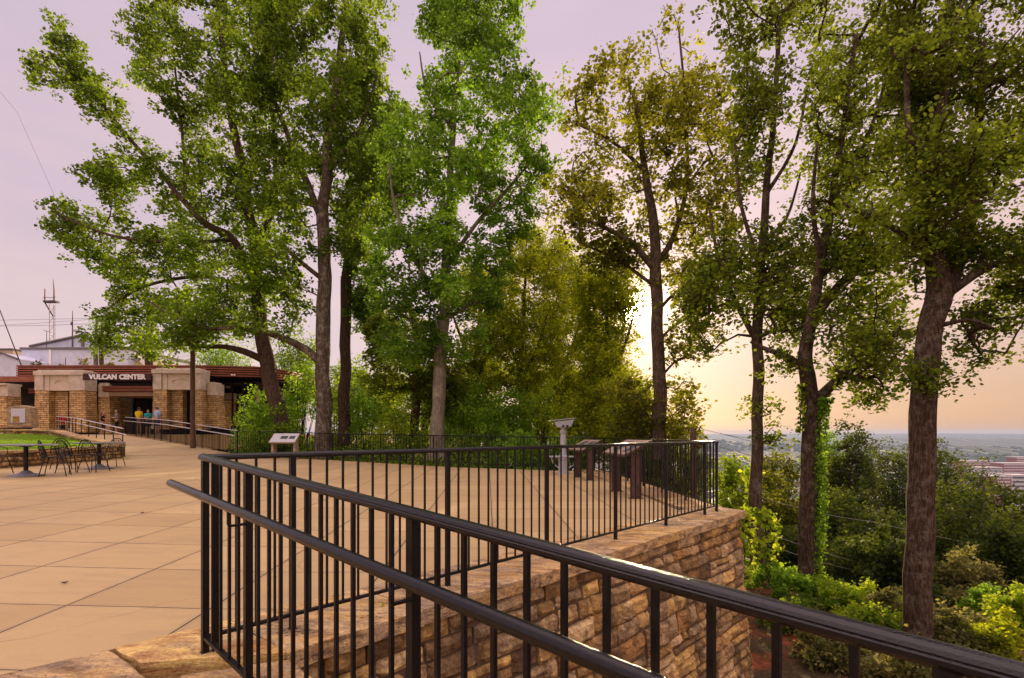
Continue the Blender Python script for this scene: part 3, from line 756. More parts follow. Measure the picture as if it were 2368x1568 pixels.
# near low wall: passes left image edge (px 0) at ~14 m and ends at the ramp foot
wl0 = Vector((X(-260, 12.2), 12.2, 0)); wl1 = Vector((X(0, 14.2), 14.2, 0)); wl2 = Vector((X(140, 16.2), 16.2, 0)); wl3 = Vector((X(283, 19.6), 19.6, 0))
near_line = [wl0, wl1, wl2, wl3]
def wall_run(name, label, line, ztops, zbots, th=.42, cap=.07):
    root = empty(name); tag(root, label, 'wall')
    m1 = MB(); m2 = MB()
    for i in range(len(line)-1):
        p, q = line[i], line[i+1]; u = (q-p); L_ = math.hypot(u.x, u.y); u = Vector((u.x, u.y, 0)).normalized(); n_ = Vector((u.y, -u.x, 0))
        s = 0
        while s < L_-.01:
            e = min(L_, s+rnd.uniform(.5, .9)); ta, tb = s/L_, e/L_
            z0 = ztops[i]+(ztops[i+1]-ztops[i])*ta; z1 = ztops[i]+(ztops[i+1]-ztops[i])*tb
            g_ = .004; a_, b_ = p+u*(s+g_), p+u*(e-g_); t = rnd.random()
            pts = [a_+n_*(.04), b_+n_*(.04), b_-n_*(th+.04), a_-n_*(th+.04)]
            zz = [z0, z1, z1, z0]
            m2.add([(c.x, c.y, z) for c, z in zip(pts, zz)]+[(c.x, c.y, z-cap) for c, z in zip(pts, zz)],
                   [(0, 1, 2, 3), (7, 6, 5, 4), (0, 4, 5, 1), (1, 5, 6, 2), (2, 6, 7, 3), (3, 7, 4, 0)], t)
            s = e
        zb = min(zbots[i], zbots[i+1])-.05
        zt = min(ztops[i], ztops[i+1])
        stone_face(m1, p, u, L_, -cap, -(max(ztops[i]-zb, ztops[i+1]-zb)), n_, 0, 31+i, .09, .16, topf=(lambda uu, a=ztops[i], b=ztops[i+1], L=L_: a+(b-a)*uu/L))
        a_, b_ = p-n_*.02, q-n_*.02; c_, d_ = q-n_*th, p-n_*th
        zs = [ztops[i], ztops[i+1], ztops[i+1], ztops[i]]
        m1.add([(c.x, c.y, z-cap) for c, z in zip((a_, b_, c_, d_), zs)]+[(c.x, c.y, -.2) for c in (a_, b_, c_, d_)],
               [(0, 4, 5, 1), (1, 5, 6, 2), (2, 6, 7, 3), (3, 7, 4, 0)], 0)
    m1.build('stone_courses', M['masonry'], root); m2.build('coping', M['coping'], root)
    return root
wall_run('garden_wall', 'low stone seat wall in front of the lawn, behind the cafe tables', near_line,
         [.74, .74, .75, .80], [.3, .3, .33, .35])
up_line = [Vector((X(-200, 25.6), 25.6, 0)), Vector((X(60, 25.8), 25.8, 0)), Vector((X(118, 25.6), 25.6, 0)), Vector((X(175, 23.2), 23.2, 0)), Vector((X(262, 20.3), 20.3, 0))]
wall_run('garden_wall', 'stone wall curving down from the panel stone along the ramp above the lawn', up_line,
         [1.42, 1.42, 1.38, 1.08, .82], [1.1, 1.1, 1.1, .8, .5], .38)
# lawn surface (ruled between both walls)
mb = MB(); nl = []; ul = []
def along(line, zs, t):
    n = len(line)-1; f = t*n; i = min(n-1, int(f)); k = f-i; p = line[i].lerp(line[i+1], k); return Vector((p.x, p.y, zs[i]+(zs[i+1]-zs[i])*k))
N1, N2 = 40, 24
for j in range(N2+1):
    for i in range(N1+1):
        a_ = along(near_line, [.66, .66, .66, .70], i/N1)+Vector((-.05, .25, 0)); b_ = along(up_line, [1.18, 1.18, 1.12, .92, .76], i/N1)
        k = j/N2; p = a_.lerp(b_, k); p.z = a_.z+(b_.z-a_.z)*(k**.8)+.015*mn.noise(p*2)+.01*mn.noise(p*6); mb.v.append(tuple(p)); mb.t.append(.5)
for j in range(N2):
    for i in range(N1):
        a_ = j*(N1+1)+i; mb.f.append((a_, a_+1, a_+N1+2, a_+N1+1))
tag(mb.build('lawn', M['grass'], smooth=True), kind='structure')
# grass blades
m = MB(); base_v = list(mb.v)
bv = []; bf = []
for k in range(26000):
    j = rnd.randrange(N2); i = rnd.randrange(N1); a_ = j*(N1+1)+i
    p0, p1, p2 = Vector(base_v[a_]), Vector(base_v[a_+1]), Vector(base_v[a_+N1+1]); p = p0+(p1-p0)*rnd.random()+(p2-p0)*rnd.random()
    a = rnd.uniform(0, 6.28); w_ = .008; h_ = rnd.uniform(.02, .055); dx_, dy_ = math.cos(a)*w_, math.sin(a)*w_
    n = len(bv); bv += [(p.x-dx_, p.y-dy_, p.z-.005), (p.x+dx_, p.y+dy_, p.z-.005), (p.x+rnd.uniform(-.02, .02), p.y+rnd.uniform(-.02, .02), p.z+h_)]; bf.append((n, n+1, n+2))
m.v = bv; m.f = bf; m.t = [rnd.random() for _ in range(len(bv)//3) for _q in range(3)]
tag(m.build('grass', M['leaf_bright']), 'bright green mown grass on the sloping lawn', 'grass', kind='stuff')

# ---------------------------------------------------------------- pavilion
D = 34.0
def bx(mb, a, t_, b, bt, y0, y1, t=.5): return mb.box(X(a, D), X(b, D), y0, y1, Z(bt, D), Z(t_, D), t)
def z1(x, y): return x/3.973, 740+y/3.973            # from zoomed crop to picture units
def bxd(mm_, a, t_, b, bt, y0, y1): return mm_.box(X(a, y0), X(b, y0), y0, y1, Z(bt, y0), Z(t_, y0))
pav = empty('pavilion', (0, 0, 0)); tag(pav, 'low stone pavilion with limestone arches and a long ribbed red-brown roof edge', 'building')
# roof fascia: ribbed, curving away at the right
def ribbed(name, line, ztop, zbot, n=5):
    m = MB(); md = MB(); h = (ztop-zbot)/n
    for i in range(len(line)-1):
        p, q = Vector(line[i]), Vector(line[i+1]); u = (q-p).normalized(); n_ = Vector((u.y, -u.x, 0))
        for k in range(n):
            za = ztop-k*h; zb = za-h*.58
            pts = [p+n_*.12, q+n_*.12, q-n_*.1, p-n_*.1]
            m.add([(c.x, c.y, zb) for c in pts]+[(c.x, c.y, za) for c in pts], [(0, 3, 2, 1), (4, 5, 6, 7), (0, 1, 5, 4), (1, 2, 6, 5), (2, 3, 7, 6), (3, 0, 4, 7)])
        pts = [p, q, q-n_*.3, p-n_*.3]
        md.add([(c.x, c.y, zbot) for c in pts]+[(c.x, c.y, ztop-.01) for c in pts], [(0, 3, 2, 1), (4, 5, 6, 7), (0, 1, 5, 4), (1, 2, 6, 5), (2, 3, 7, 6), (3, 0, 4, 7)])
    o = m.build(name, M['fascia'], pav); md.build('groove_backing', M['fascia_dark'], o); return o
yF = 34.9
xs0 = X(41, yF)
zt, zb_ = Z(845, yF), Z(872, yF)
line = [(xs0, yF, 0), (X(480, yF), yF, 0), (X(600, 35.6), 35.6, 0), (X(672, 38), 38, 0), (X(722, 42), 42, 0), (X(740, 50), 50, 0)]
ribbed('roof_fascia', line, zt, zb_, 5)
m = MB(); m.prism([(x, y+.2) for x, y, _ in line]+[(X(740, 50)-1, 58), (xs0, 58)], zb_+.05, zt-.05); m.build('roof', M['roofgrey'], pav)
# dark strip under the fascia, drawn as its shadow line
m = MB(); bx(m, 41, 872, 480, 880, yF+.15, yF+.6); m.build('eave_shadow', M['fascia_dark'], pav)
# side fascia at left and lower roof band
m = MB(); m.box(X(-60, D), X(92, D), 34.6, 34.9, Z(880.5, D), Z(868, D)); m.build('lower_roof_edge', M['fascia'], pav)
ribbed('canopy_fascia', [(X(30, D), 35.2, 0), (X(94, D), 35.2, 0)], Z(895, D), Z(908, D), 3)
ribbed('canopy_fascia', [(X(221, D), 34.6, 0), (X(364, D), 34.6, 0)], Z(891, D), Z(904.5, D), 4)
m = MB(); bx(m, 221, 904.5, 364, 914, 34.7, 37); m.build('soffit', M['soffit'], pav)
m = MB(); bxd(m, 221, 886, 364, 891, 34.9, 35.2); m.build('glazing_bar', M['fascia_dark'], pav)
m = MB(); bxd(m, 225, 882, 243, 892, 35.3, 35.35); m.build('clerestory_glass', M['glassblue'], pav)
m = MB(); bxd(m, 349, 881, 364, 888, 35.3, 35.35); m.build('clerestory_glass', M['glassblue'], pav)
m = MB(); bxd(m, 243, 881, 349, 891, 35.3, 35.4); m.build('clerestory_glass', M['glassdark'], pav)

def pier(x0, arch0, arch1, x1, topy, limey, boty, y=33.6, pa=None, pb=None):
    """two splayed stone legs with a limestone head and an arched panel between, px units"""
    root = pav
    st = MB(); li = MB(); pn = MB()
    dpt = .95
    def leg(a, b, fa, fb):
        za, zb2 = Z(limey, D), Z(boty, D)-.1
        st = MB(); st.vprism([(X(a, D), za), (X(a-fa, D), zb2), (X(b+fb, D), zb2), (X(b, D), za)], y, y+dpt); st.build('stone_leg', M['ashlar'], root)
        # limestone above
    for (a, b, fa, fb) in ((x0, arch0, 3, 1), (arch1, x1, 1, 3)):
        leg(a, b, fa, fb)
        bx(li, a-.7, (topy+12) if True else topy, a+(b-a)*.62 if a == x0 else b+.7, limey, y-.03, y+dpt+.02)
        li.box(X(a if a == arch1 else a+(b-a)*.62, D), X(b if a == x0 else b, D), y+.06, y+dpt-.02, Z(limey, D), Z(topy+12, D))
        if a == arch1: pass
    # cap with stepped shoulders
    bx(li, x0-2, topy+3, x1+1, topy+12.5, y-.10, y+dpt+.06)
    bx(li, x0+6, topy, x1-7, topy+3.2, y-.03, y+dpt)
    # head panel
    st = MB(); bx(st, arch0+.5, limey, pa[1], boty, y+.45, y+.9); st.build('recessed_stone', M['ashlar'], root); arch0_, arch1_ = arch0, arch1
    pn.vprism([(X(arch0-.5, D), Z(limey, D)), (X(arch1+.5, D), Z(limey, D)), (X(arch1+.5, D), Z(topy+12, D)), (X(arch0-.5, D), Z(topy+12, D))], y+.10, y+.6)
    # arch moulding
    ac = (pa[0]+pb)/2; hw = (pb-pa[0])/2; ay = (topy+limey)/2+5
    top_ = MB(); arc = []
    for k in range(9):
        a = PI*k/8; arc.append((X(ac-hw*math.cos(a), D), y+.085, Z(ay-7.5*math.sin(a)+2, D)))
    top_.tube(arc, .035, 6)
    li.build('limestone_head', M['lime'], root, bevel=.02); o = pn.build('arched_panel', M['lime2'], root); top_.build('arch_moulding', M['lime'], o)
    # limestone plinths
    pl = MB(); bx(pl, x0-4, boty-6, x0+3, boty+2, y-.05, y+.3); pl.build('plinth', M['lime'], root); pl = MB(); bx(pl, arch1-1, boty-6, arch1+5, boty+2, y-.05, y+.3); pl.build('plinth', M['lime'], root)
pier(94, 125, 173, 208, 857, 904, 996, pa=(136, 155), pb=169)
pier(364, 395, 452, 473, 853, 902, 990, pa=(406, 421), pb=444)
# receding right flanks / buttresses
def buttress(x0, x1, ty, ly, by, y):
    st = MB(); st.vprism([(X(x0, D), Z(ly, D)), (X(x0, D), Z(by, D)-.1), (X(x1+5, D), Z(by, D)-.1), (X(x1, D), Z(ly, D))], y, y+1.0)
    li = MB(); bx(li, x0, ty, x1, ly, y-.03, y+1.02); bx(li, x0+2, ty-3, x1-3, ty, y, y+.9)
    st.build('stone_buttress', M['ashlar'], pav); li.build('buttress_head', M['lime'], pav, bevel=.02)
buttress(475, 495, 886, 914, 984, 34.2)
buttress(208, 233, 886, 916, 1000, 34.7)
# inner piers seen through the openings
for q_ in ((140, 906, 156, 1000, 36.0, 36.6), (248, 912, 289, 1004, 36.5, 37.2), (406, 906, 420, 985, 36.0, 36.6), (520, 923, 538, 984, 37, 37.8), (488, 926, 519.5, 990, 36.2, 37.0)):
    m = MB(); bxd(m, *q_); m.build('inner_pier', M['ashlar'], pav)
m = MB(); bxd(m, 274, 912, 289, 928, 36.44, 37.25); m.build('inner_pier_head', M['lime'], pav)
m = MB(); bxd(m, 520, 909, 538, 923, 36.95, 37.85); m.build('inner_pier_head', M['lime'], pav)
m = MB(); bxd(m, 495, 885, 530, 897, 37.9, 38.1); m.build('inner_pier_head', M['lime'], pav)
# dark hall behind
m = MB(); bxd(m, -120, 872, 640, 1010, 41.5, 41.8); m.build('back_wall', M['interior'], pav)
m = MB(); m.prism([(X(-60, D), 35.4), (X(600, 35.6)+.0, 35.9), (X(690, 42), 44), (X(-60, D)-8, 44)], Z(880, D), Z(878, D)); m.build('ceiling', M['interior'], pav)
m = MB(); bxd(m, 296.5, 924, 305, 1002, 37.0, 37.08); m.build('door_glass', M['glassblue'], pav)
m = MB(); bxd(m, 356, 922, 362, 960, 39, 39.05); m.build('door_glass', M['glassblue'], pav)
m = MB(); bxd(m, 421, 922, 424.5, 968, 38, 38.05); m.build('door_glass', M['glassblue'], pav)
m = MB(); bxd(m, 234, 924, 240, 960, 38, 38.05); m.build('door_glass', M['glassblue'], pav)
for px_ in (292, 308, 352, 236, 246): m = MB(); bxd(m, px_, 921.2 if px_ > 250 else 912, px_+3.2, 1004, 37.2, 37.35); m.build('door_jamb', M['fascia_dark'], pav)
m = MB(); bxd(m, 290, 912, 358, 921, 37.2, 37.4); m.build('door_head', M['fascia_dark'], pav)
# glazed right end with posts
m = MB(); bxd(m, 540, 880, 585, 975, 37.5, 37.55); m.build('end_glazing', M['glassdark'], pav)
m = MB(); bxd(m, 495, 876, 600, 900, 38.5, 38.55); m.build('end_glazing', M['glassdark'], pav)
for px_ in (516, 536, 560, 583, 612): m = MB(); bxd(m, px_, 874, px_+1.6, 1000, 35.9, 36.05); m.build('glazing_post', M['fascia_dark'], pav)
m = MB(); bxd(m, 500, 890, 612, 891.5, 35.88, 35.895); m.build('glazing_bar', M['fascia_dark'], pav)
m = MB(); bxd(m, 578, 876, 592, 985, 38.2, 38.8); m.build('end_pier', M['cream'], pav)
m = MB(); bxd(m, 543, 877, 566, 905, 40.5, 40.9); m.build('end_pier', M['cream'], pav)
for px_ in (115, 193, 383, 462, 514): m = MB(); m.tube([(X(px_, D), 35.2, zt-.1), (X(px_, D), 35.2, zt+.55)], .02, 6); m.build('lightning_rod', M['antenna'], pav)
for px_ in (522, 528): m = MB(); m.lathe([(.01, 0), (.06, .02), (.07, .08), (.0, .12)], (X(px_, D), 34.75, Z(866.5, D)), 8); m.build('floodlight', M['white'], pav)
# lettered sign
sg = empty('lettered_sign', (X(287, D), 33.35, Z(874, D))); tag(sg, 'dark brown sign board with white lettering between the two limestone piers', 'sign')
hw = (X(364, D)-X(210, D))/2; hh = (Z(867, D)-Z(882, D))/2
MB().box(-hw, hw, 0, .12, -hh, hh).build('board', M['sign'], sg, bevel=.01)
fc = bpy.data.curves.new('lettering', 'FONT'); fc.body = 'VULCAN CENTER'; fc.size = .42; fc.align_x = 'CENTER'; fc.align_y = 'CENTER'; fc.extrude = .012; fc.offset = .026; fc.space_character = 1.08
to = bpy.data.objects.new('lettering_src', fc); COL.objects.link(to)
dg = bpy.context.evaluated_depsgraph_get(); tm = bpy.data.meshes.new_from_object(to.evaluated_get(dg)); bpy.data.objects.remove(to)
xs = [v.co.x for v in tm.vertices]; ys = [v.co.y for v in tm.vertices]; sx_ = (X(354, D)-X(224, D))/(max(xs)-min(xs)); sy_ = (.165*2)/(max(ys)-min(ys)); mx_ = (max(xs)+min(xs))/2; my_ = (max(ys)+min(ys))/2
tm.transform(Matrix.Diagonal((sx_, sy_, 1, 1)) @ Matrix.Translation((-mx_, -my_, 0))); tm.materials.clear(); tm.materials.append(M['white']); tm.name = 'lettering'
lo = bpy.data.objects.new('lettering', tm); link(lo, sg); lo.rotation_euler = (PI/2, 0, 0); lo.location = (X(289, D)-X(287, D), -.016, 0)

# arch/outbuilding pier at far left with the hedge behind it
left = empty('stone_gateway'); tag(left, 'limestone-capped stone gate pier cut by the left edge, behind the panel stone', 'gateway')
m = MB(); m.vprism([(X(-30, D), Z(918, D)), (X(-34, D), Z(990, D)), (X(44, D), Z(990, D)), (X(42, D), Z(918, D))], 33.2, 34.2); m.build('stone_base', M['ashlar'], left)
m = MB(); bx(m, -30, 896, 18, 918, 33.17, 34.25); bx(m, 15, 893, 42, 918, 33.3, 34.2); bx(m, -32, 889, 42, 893.5, 33.1, 34.3); m.build('limestone_head', M['lime'], left, bevel=.02)
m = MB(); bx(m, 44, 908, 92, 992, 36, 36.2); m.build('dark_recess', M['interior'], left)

# stone marker with panel
ms = empty('panel_stone'); tag(ms, 'rough pointed stone slab holding a white information panel, at the upper end of the lawn', 'marker')
d_ = 27.0
def q(x, y): a, b = z1(x, y); return X(a, d_), Z(b, d_)
prof = [q(60, 990), q(290, 990), q(275, 800), q(190, 783), q(75, 795), q(50, 820)]
m = MB(); m.vprism(prof, d_, d_+.45, .4); m.build('slab', M['coping'], ms, bevel=.04)
a_, b_ = q(108, 945), q(238, 815)
m = MB(); m.box(a_[0], b_[0], d_-.05, d_+.01, a_[1], b_[1]); pnl = m.build('panel', M['panel'], ms, bevel=.01)
a_, b_ = q(125, 940), q(187, 885); m = MB(); m.box(a_[0], b_[0], d_-.056, d_-.049, a_[1], b_[1]); m.build('picture', M['gold'], pnl)

# ---------------------------------------------------------------- white brick building, neighbours, masts behind
DB = 62.0
def qb(a, y): return X(a, DB), Z(y, DB)
wb_ = empty('white_brick_building'); tag(wb_, 'white painted brick building with a low gable, behind the pavilion roof', 'building')
x0, zt_ = qb(50, 808); x1, _ = qb(296, 808); zb0 = 0.0
MB().box(x0, x1, DB, DB+12, zb0, zt_).build('wall', M['whitebrick'], wb_)
MB().box(x0-.15, x1+.15, DB-.12, DB+12.1, zt_-.02, zt_+.22).build('parapet', M['roofgrey'], wb_)
m = MB(); m.vprism([(X(72, 66), Z(808, 66)-1), (X(292, 66), Z(808, 66)-1), (X(292, 66), Z(817, 66)), (X(190, 66), Z(776, 66)), (X(72, 66), Z(801, 66))], 66, 84); m.build('gable', M['whitebrick'], wb_)
m = MB(); m.tube([(X(70, 66), 65.9, Z(801, 66)), (X(190, 66), 65.9, Z(775.5, 66)), (X(296, 66), 65.9, Z(818, 66))], .16, 5); m.build('gable_trim', M['roofgrey'], wb_)
m = MB(); m.box(X(189, 66), X(195, 66), 65.85, 66.02, Z(801, 66), Z(789, 66)); m.build('gable_vent', M['roofgrey'], wb_)
for px_ in (117, 235): m = MB(); m.box(X(px_, DB)-.12, X(px_, DB)+.12, DB-.1, DB-.002, 0, zt_-.03); m.build('downpipe', M['white'], wb_)
m = MB(); m.box(X(155, 63), X(178, 63), 62.6, 63.8, Z(811, 63), Z(803.5, 63)); m.build('roof_unit', M['roofgrey'], wb_, bevel=.06)
lb = empty('white_shed'); tag(lb, 'white gabled shed at the left edge beside the brick building', 'building')
m = MB(); m.vprism([(X(-60, 58), 0), (X(42, 58), 0), (X(42, 58), Z(830, 58)), (X(6, 58), Z(816, 58)), (X(-60, 58), Z(826, 58))], 58, 66); m.build('wall', M['whitebrick'], lb)
m = MB(); m.tube([(X(-60, 58), 57.9, Z(826, 58)), (X(6, 58), 57.9, Z(816, 58)), (X(44, 58), 57.9, Z(831, 58))], .12, 5); m.build('roof_edge', M['roofgrey'], lb)
cb_ = empty('brown_flat_building'); tag(cb_, 'small brown flat-roofed building top peeping over the white shed at the left edge', 'building')
m = MB(); m.box(X(-40, 70), X(30, 70), 70, 76, 0, Z(809, 70)); m.build('wall', M['cream'], cb_); m = MB(); m.box(X(-42, 70), X(32, 70), 69.8, 76.2, Z(809, 70), Z(806, 70)); m.build('roof_edge', M['roofgrey'], cb_)
sb_ = empty('cream_stair_building'); tag(sb_, 'cream wall with an outside sloping stair at the right end of the white building', 'building')
m = MB(); m.vprism([(X(296, 63), 0), (X(352, 63), 0), (X(352, 63), Z(832, 63)), (X(318, 63), Z(826, 63)), (X(300, 63), Z(811, 63)), (X(296, 63), Z(811, 63))], 63.2, 70); m.build('wall', M['cream'], sb_)
m = MB(); m.tube([(X(300, 63), 63, Z(812, 63)), (X(336, 63), 63, Z(845, 63))], .12, 5); m.build('stair_rail', M['white'], sb_); m = MB(); m.tube([(X(307, 63), 63, Z(812, 63)), (X(342, 63), 63, Z(845, 63))], .07, 5); m.build('stair_rail', M['white'], sb_)
# lattice radio mast
dm = 110.0
rm = empty('radio_mast', (X(123, dm), dm, 0)); tag(rm, 'tall lattice radio mast with a forked antenna platform behind the white building', 'mast')
m = MB(); zt2 = Z(705, dm); w0 = .42
for sx_, sy_ in ((-1, -1), (1, -1), (0, 1)): m.tube([(sx_*w0, sy_*w0, 0), (sx_*w0, sy_*w0, zt2)], .055, 5)
z = 4.0
while z < zt2: m.tube([(-w0, -w0, z), (w0, -w0, z+.9)], .03, 4); m.tube([(w0, -w0, z+.9), (0, w0, z+1.8)], .03, 4); m.tube([(-w0, -w0, z+.9), (w0, -w0, z+.9)], .03, 4); z += 1.8
m.build('lattice', M['redwhite'], rm)
m = MB(); pzz = Z(700, dm); dxm = X(104, dm)-X(123, dm)
m.box(dxm, .9, -.5, .5, pzz, pzz+.35); m.tube([(dxm, 0, pzz), (0, 0, pzz-2.8)], .12, 5); m.box(dxm, .9, -.5, -.45, pzz+.9, pzz+1.0); m.build('platform', M['antenna'], rm)
m = MB(); m.tube([(.2, 0, pzz), (.2, 0, Z(672, dm)), (.0, 0, Z(646, dm))], [.18, .14, .05], 6); m.tube([(dxm, 0, pzz), (dxm, 0, Z(668, dm))], [.16, .10], 6); m.build('antenna', M['redwhite'], rm)
an = empty('roof_antenna', (X(168, 64), 64, 0)); tag(an, 'dark pole antenna with a small dish frame on the white building roof', 'antenna')
m = MB(); m.tube([(0, 0, Z(806, 64)), (0, 0, Z(748, 64)), (0, 0, Z(718, 64))], [.09, .07, .03], 6); m.tube([(-.1, 0, Z(752, 64)), (-.1, 0, Z(745, 64))], .12, 6); m.build('pole', M['antenna'], an)
m = MB(); 
for k in range(4): m.tube([(0, 0, Z(768+k*1.5-6, 64)), (.9, 0, Z(766+k*2-3, 64))], .025, 4)
m.tube([(.7, 0, Z(770, 64)), (1.0, 0, Z(768, 64)), (1.0, 0, Z(757, 64)), (.7, 0, Z(755, 64))], .02, 4); m.build('aerial', M['antenna'], an)
an = empty('roof_antenna', (X(108, 64), 64, 0)); tag(an, 'thin T-shaped aerial on the roof left of the lattice mast', 'antenna')
m = MB(); m.tube([(0, 0, Z(806, 64)), (0, 0, Z(766, 64))], .04, 5); m.tube([(-.45, 0, Z(763, 64)), (.55, 0, Z(769, 64))], .035, 4); m.build('aerial', M['antenna'], an)
# cables at the left
def wire(label, pts, r=.02, m_='cable', grp=None, sag=0):
    mm = MB(); P_ = [Vector(p) for p in pts]; fine = []
    for i in range(len(P_)-1):
        for k in range(12):
            t = k/12; p = P_[i].lerp(P_[i+1], t); p.z -= sag*4*t*(1-t); fine.append(p)
    fine.append(P_[-1]); mm.tube(fine, r, 5); o = mm.build('overhead_wire', M[m_], smooth=True); tag(o, label, 'wire', grp); return o
wire('uppermost of the overhead wires crossing left to right above the white building', [at(-200, 742, 90), at(250, 735, 80)], .022, sag=.1)
wire('middle of the overhead wires crossing left to right above the white building', [at(-200, 758, 90), at(250, 735, 78)], .022, sag=.3)
wire('lowest of the overhead wires crossing left to right above the white building', [at(-200, 753, 90), at(300, 745, 80)], .025, sag=.3)
wire('steep guy cable at the left edge, upper one', [at(-40, 615, 50), at(62, 880, 50)], .03)
wire('steep guy cable at the left edge, lower one', [at(-30, 640, 48), at(52, 850, 48)], .026)
wire('thin cable slanting down from the left edge towards the lattice mast', [at(-60, 140, 100), at(40, 260, 100), at(125, 450, 100)], .02)

# wooden pole beside the right pier
po = empty('wooden_pole', (X(446, 25.3), 25.3, 0)); tag(po, 'brown wooden pole standing in front of the right stone pier', 'pole')
m = MB(); m.tube([(0, 0, -.6+i*.5) for i in range(13)], [.128-.002*i for i in range(13)], 14, bump=.04); m.build('shaft', M['woodpole'], po, smooth=True)
# pole stub with insulator at the right
dp = 16.5
us = empty('utility_pole', (X(1603, dp), dp, hill(X(1603, dp), dp))); tag(us, 'cut brown pole top with a black insulator arm, behind the railing corner', 'pole')
zt3 = Z(990, dp)-us.location.z
m = MB(); m.tube([(0, 0, -.5+(zt3+.5)*i/8) for i in range(9)], .09, 12, bump=.03); m.build('shaft', M['woodpole'], us, smooth=True)
m = MB(); m.tube([(.06, 0, zt3-.12), (.16, 0, zt3-.10), (.22, 0, zt3+.02)], .012, 6); m.lathe([(.01, 0), (.03, .01), (.018, .03), (.03, .045), (.01, .06)], (.22, 0, zt3+.02), 8); m.build('insulator', M['paint'], us)
pw = [((1612, 989, 16.5), (1800, 1015, 22), (2600, 1140, 36)), ((1665, 1002, 17), (1950, 1055, 24), (2600, 1190, 34)), ((1662, 1033, 17), (1950, 1090, 24), (2600, 1235, 34)),
      ((1700, 1130, 14), (2010, 1205, 18), (2560, 1310, 24)), ((1690, 1195, 13), (2010, 1305, 17), (2560, 1415, 22)), ((1690, 1225, 13), (2010, 1325, 17), (2560, 1440, 22))]
for i, p in enumerate(pw):
    wire(('highest thin power line crossing the sky and valley at right', 'second power line down, crossing the hazy valley', 'third power line down, just above the treetops',
          'pale wire crossing in front of the slope trees, highest of three', 'pale wire crossing in front of the slope trees, middle of three', 'pale wire crossing in front of the slope trees, lowest of three')[i],
         [at(*q_) for q_ in p], .007 if i < 3 else .006, 'cable' if i < 3 else 'wirepale', sag=.12)

# ---------------------------------------------------------------- terrace furniture
# tower viewer
vx, vy = X(1302.6, 16.1), 16.1
tv = empty('tower_viewer', (vx, vy, pz(vx, vy))); tag(tv, 'grey coin viewer on a turned column with a tilted hood and a side shelf', 'viewer')
m = MB(); m.lathe([(.17, 0), (.17, .03), (.15, .05), (.145, .42), (.17, .44), (.17, .47), (.13, .52), (.105, .56), (.095, .60)], seg=8); m.build('base', M['greymetal'], tv)
m = MB(); m.lathe([(.095, .58), (.088, 1.1), (.08, 1.2), (.105, 1.23), (.105, 1.26), (.07, 1.29), (.07, 1.38)], seg=16); m.build('column', M['greymetal'], tv, smooth=False)
m = MB(); prof = [(-.26, 0), (-.22, -.10), (-.06, -.13), (.20, -.09), (.27, .05), (.30, .12), (-.30, .05)]
m.vprism(prof, -.13, .13); m.xf(Matrix.Translation((.02, 0, 1.50))); m.build('hood', M['greymetal'], tv, bevel=.012)
m = MB(); m.box(-.33, .37, -.15, .15, 1.555, 1.575); m.xf(Matrix.Translation((0, 0, 1.56)) @ Matrix.Rotation(R(-6), 4, 'Y') @ Matrix.Translation((0, 0, -1.50))); m.build('sunshade', M['greymetal'], tv)
m = MB(); m.tube([(.10, -.11, 1.44), (.10, -.20, 1.42)], .028, 10); m.build('eyepiece', M['paint'], tv); m = MB(); m.tube([(-.02, -.11, 1.44), (-.02, -.20, 1.42)], .028, 10); m.build('eyepiece', M['paint'], tv)
m = MB(); m.box(-.42, .50, -.16, .16, .50, .54); 
for sx_ in (-.36, .44): m.tube([(sx_, 0, .50), (sx_*.8, 0, .30), (sx_*.30, 0, .16)], .022, 6)
m.build('shelf', M['greymetal'], tv, bevel=.008)
m = MB(); m.lathe([(.5, -.02), (.5, .003), (.48, .006)], seg=28); m.build('floor_ring', M['concrete'], tv)

def info_stand(xn, yn, xf_, yf, label, hz=.94, wleg=.20):
    """slanted panel on two broad steel legs; near leg then far leg; panel rises towards +x"""
    cx_, cy_ = (xn+xf_)/2, (yn+yf)/2; a = math.atan2(yf-yn, xf_-xn); L_ = math.hypot(xf_-xn, yf-yn)
    rt = empty('information_stand', (cx_, cy_, pz(cx_, cy_)), a); tag(rt, label, 'information stand')
    for s_ in (-1, 1):
        m = MB(); x_ = s_*L_/2
        m.vprism([(x_-.03, .0), (x_+.03, 0), (x_+.03, hz-.1), (x_-.03, hz-.1)], -wleg/2, wleg/2); m.box(x_-.06, x_+.06, -wleg/2-.03, wleg/2+.03, 0, .012); m.build('leg', M['rust'], rt, bevel=.004)
    tilt = R(27)
    m = MB(); m.box(-L_/2-.12, L_/2+.12, -.31, .31, -.035, .0); fr = m; fr.xf(Matrix.Translation((0, 0, hz)) @ Matrix.Rotation(-tilt, 4, 'X')); fr.build('frame', M['rust'], rt, bevel=.004)
    m = MB(); m.box(-L_/2-.09, L_/2+.09, -.28, .28, 0.001, .012); m.xf(Matrix.Translation((0, 0, hz)) @ Matrix.Rotation(-tilt, 4, 'X')); pn = m.build('panel', M['board'], rt)
    for k in range(2):
        m = MB(); m.box(-L_/2-.05+k*(L_/2+.05), -L_/2+.30+k*(L_/2+.05), -.2, .18, .013, .015)
        m.xf(Matrix.Translation((0, 0, hz)) @ Matrix.Rotation(-tilt, 4, 'X')); m.build('picture', M['panelpic'], pn)
info_stand(2.29, 10.0, 2.17, 11.25, 'brown steel information stand with a slanted board, the nearer of two by the right-hand railing')
info_stand(2.0, 13.9, 1.80, 14.9, 'brown steel information stand with a slanted board, the farther of two beside the grey viewer', .90, .17)
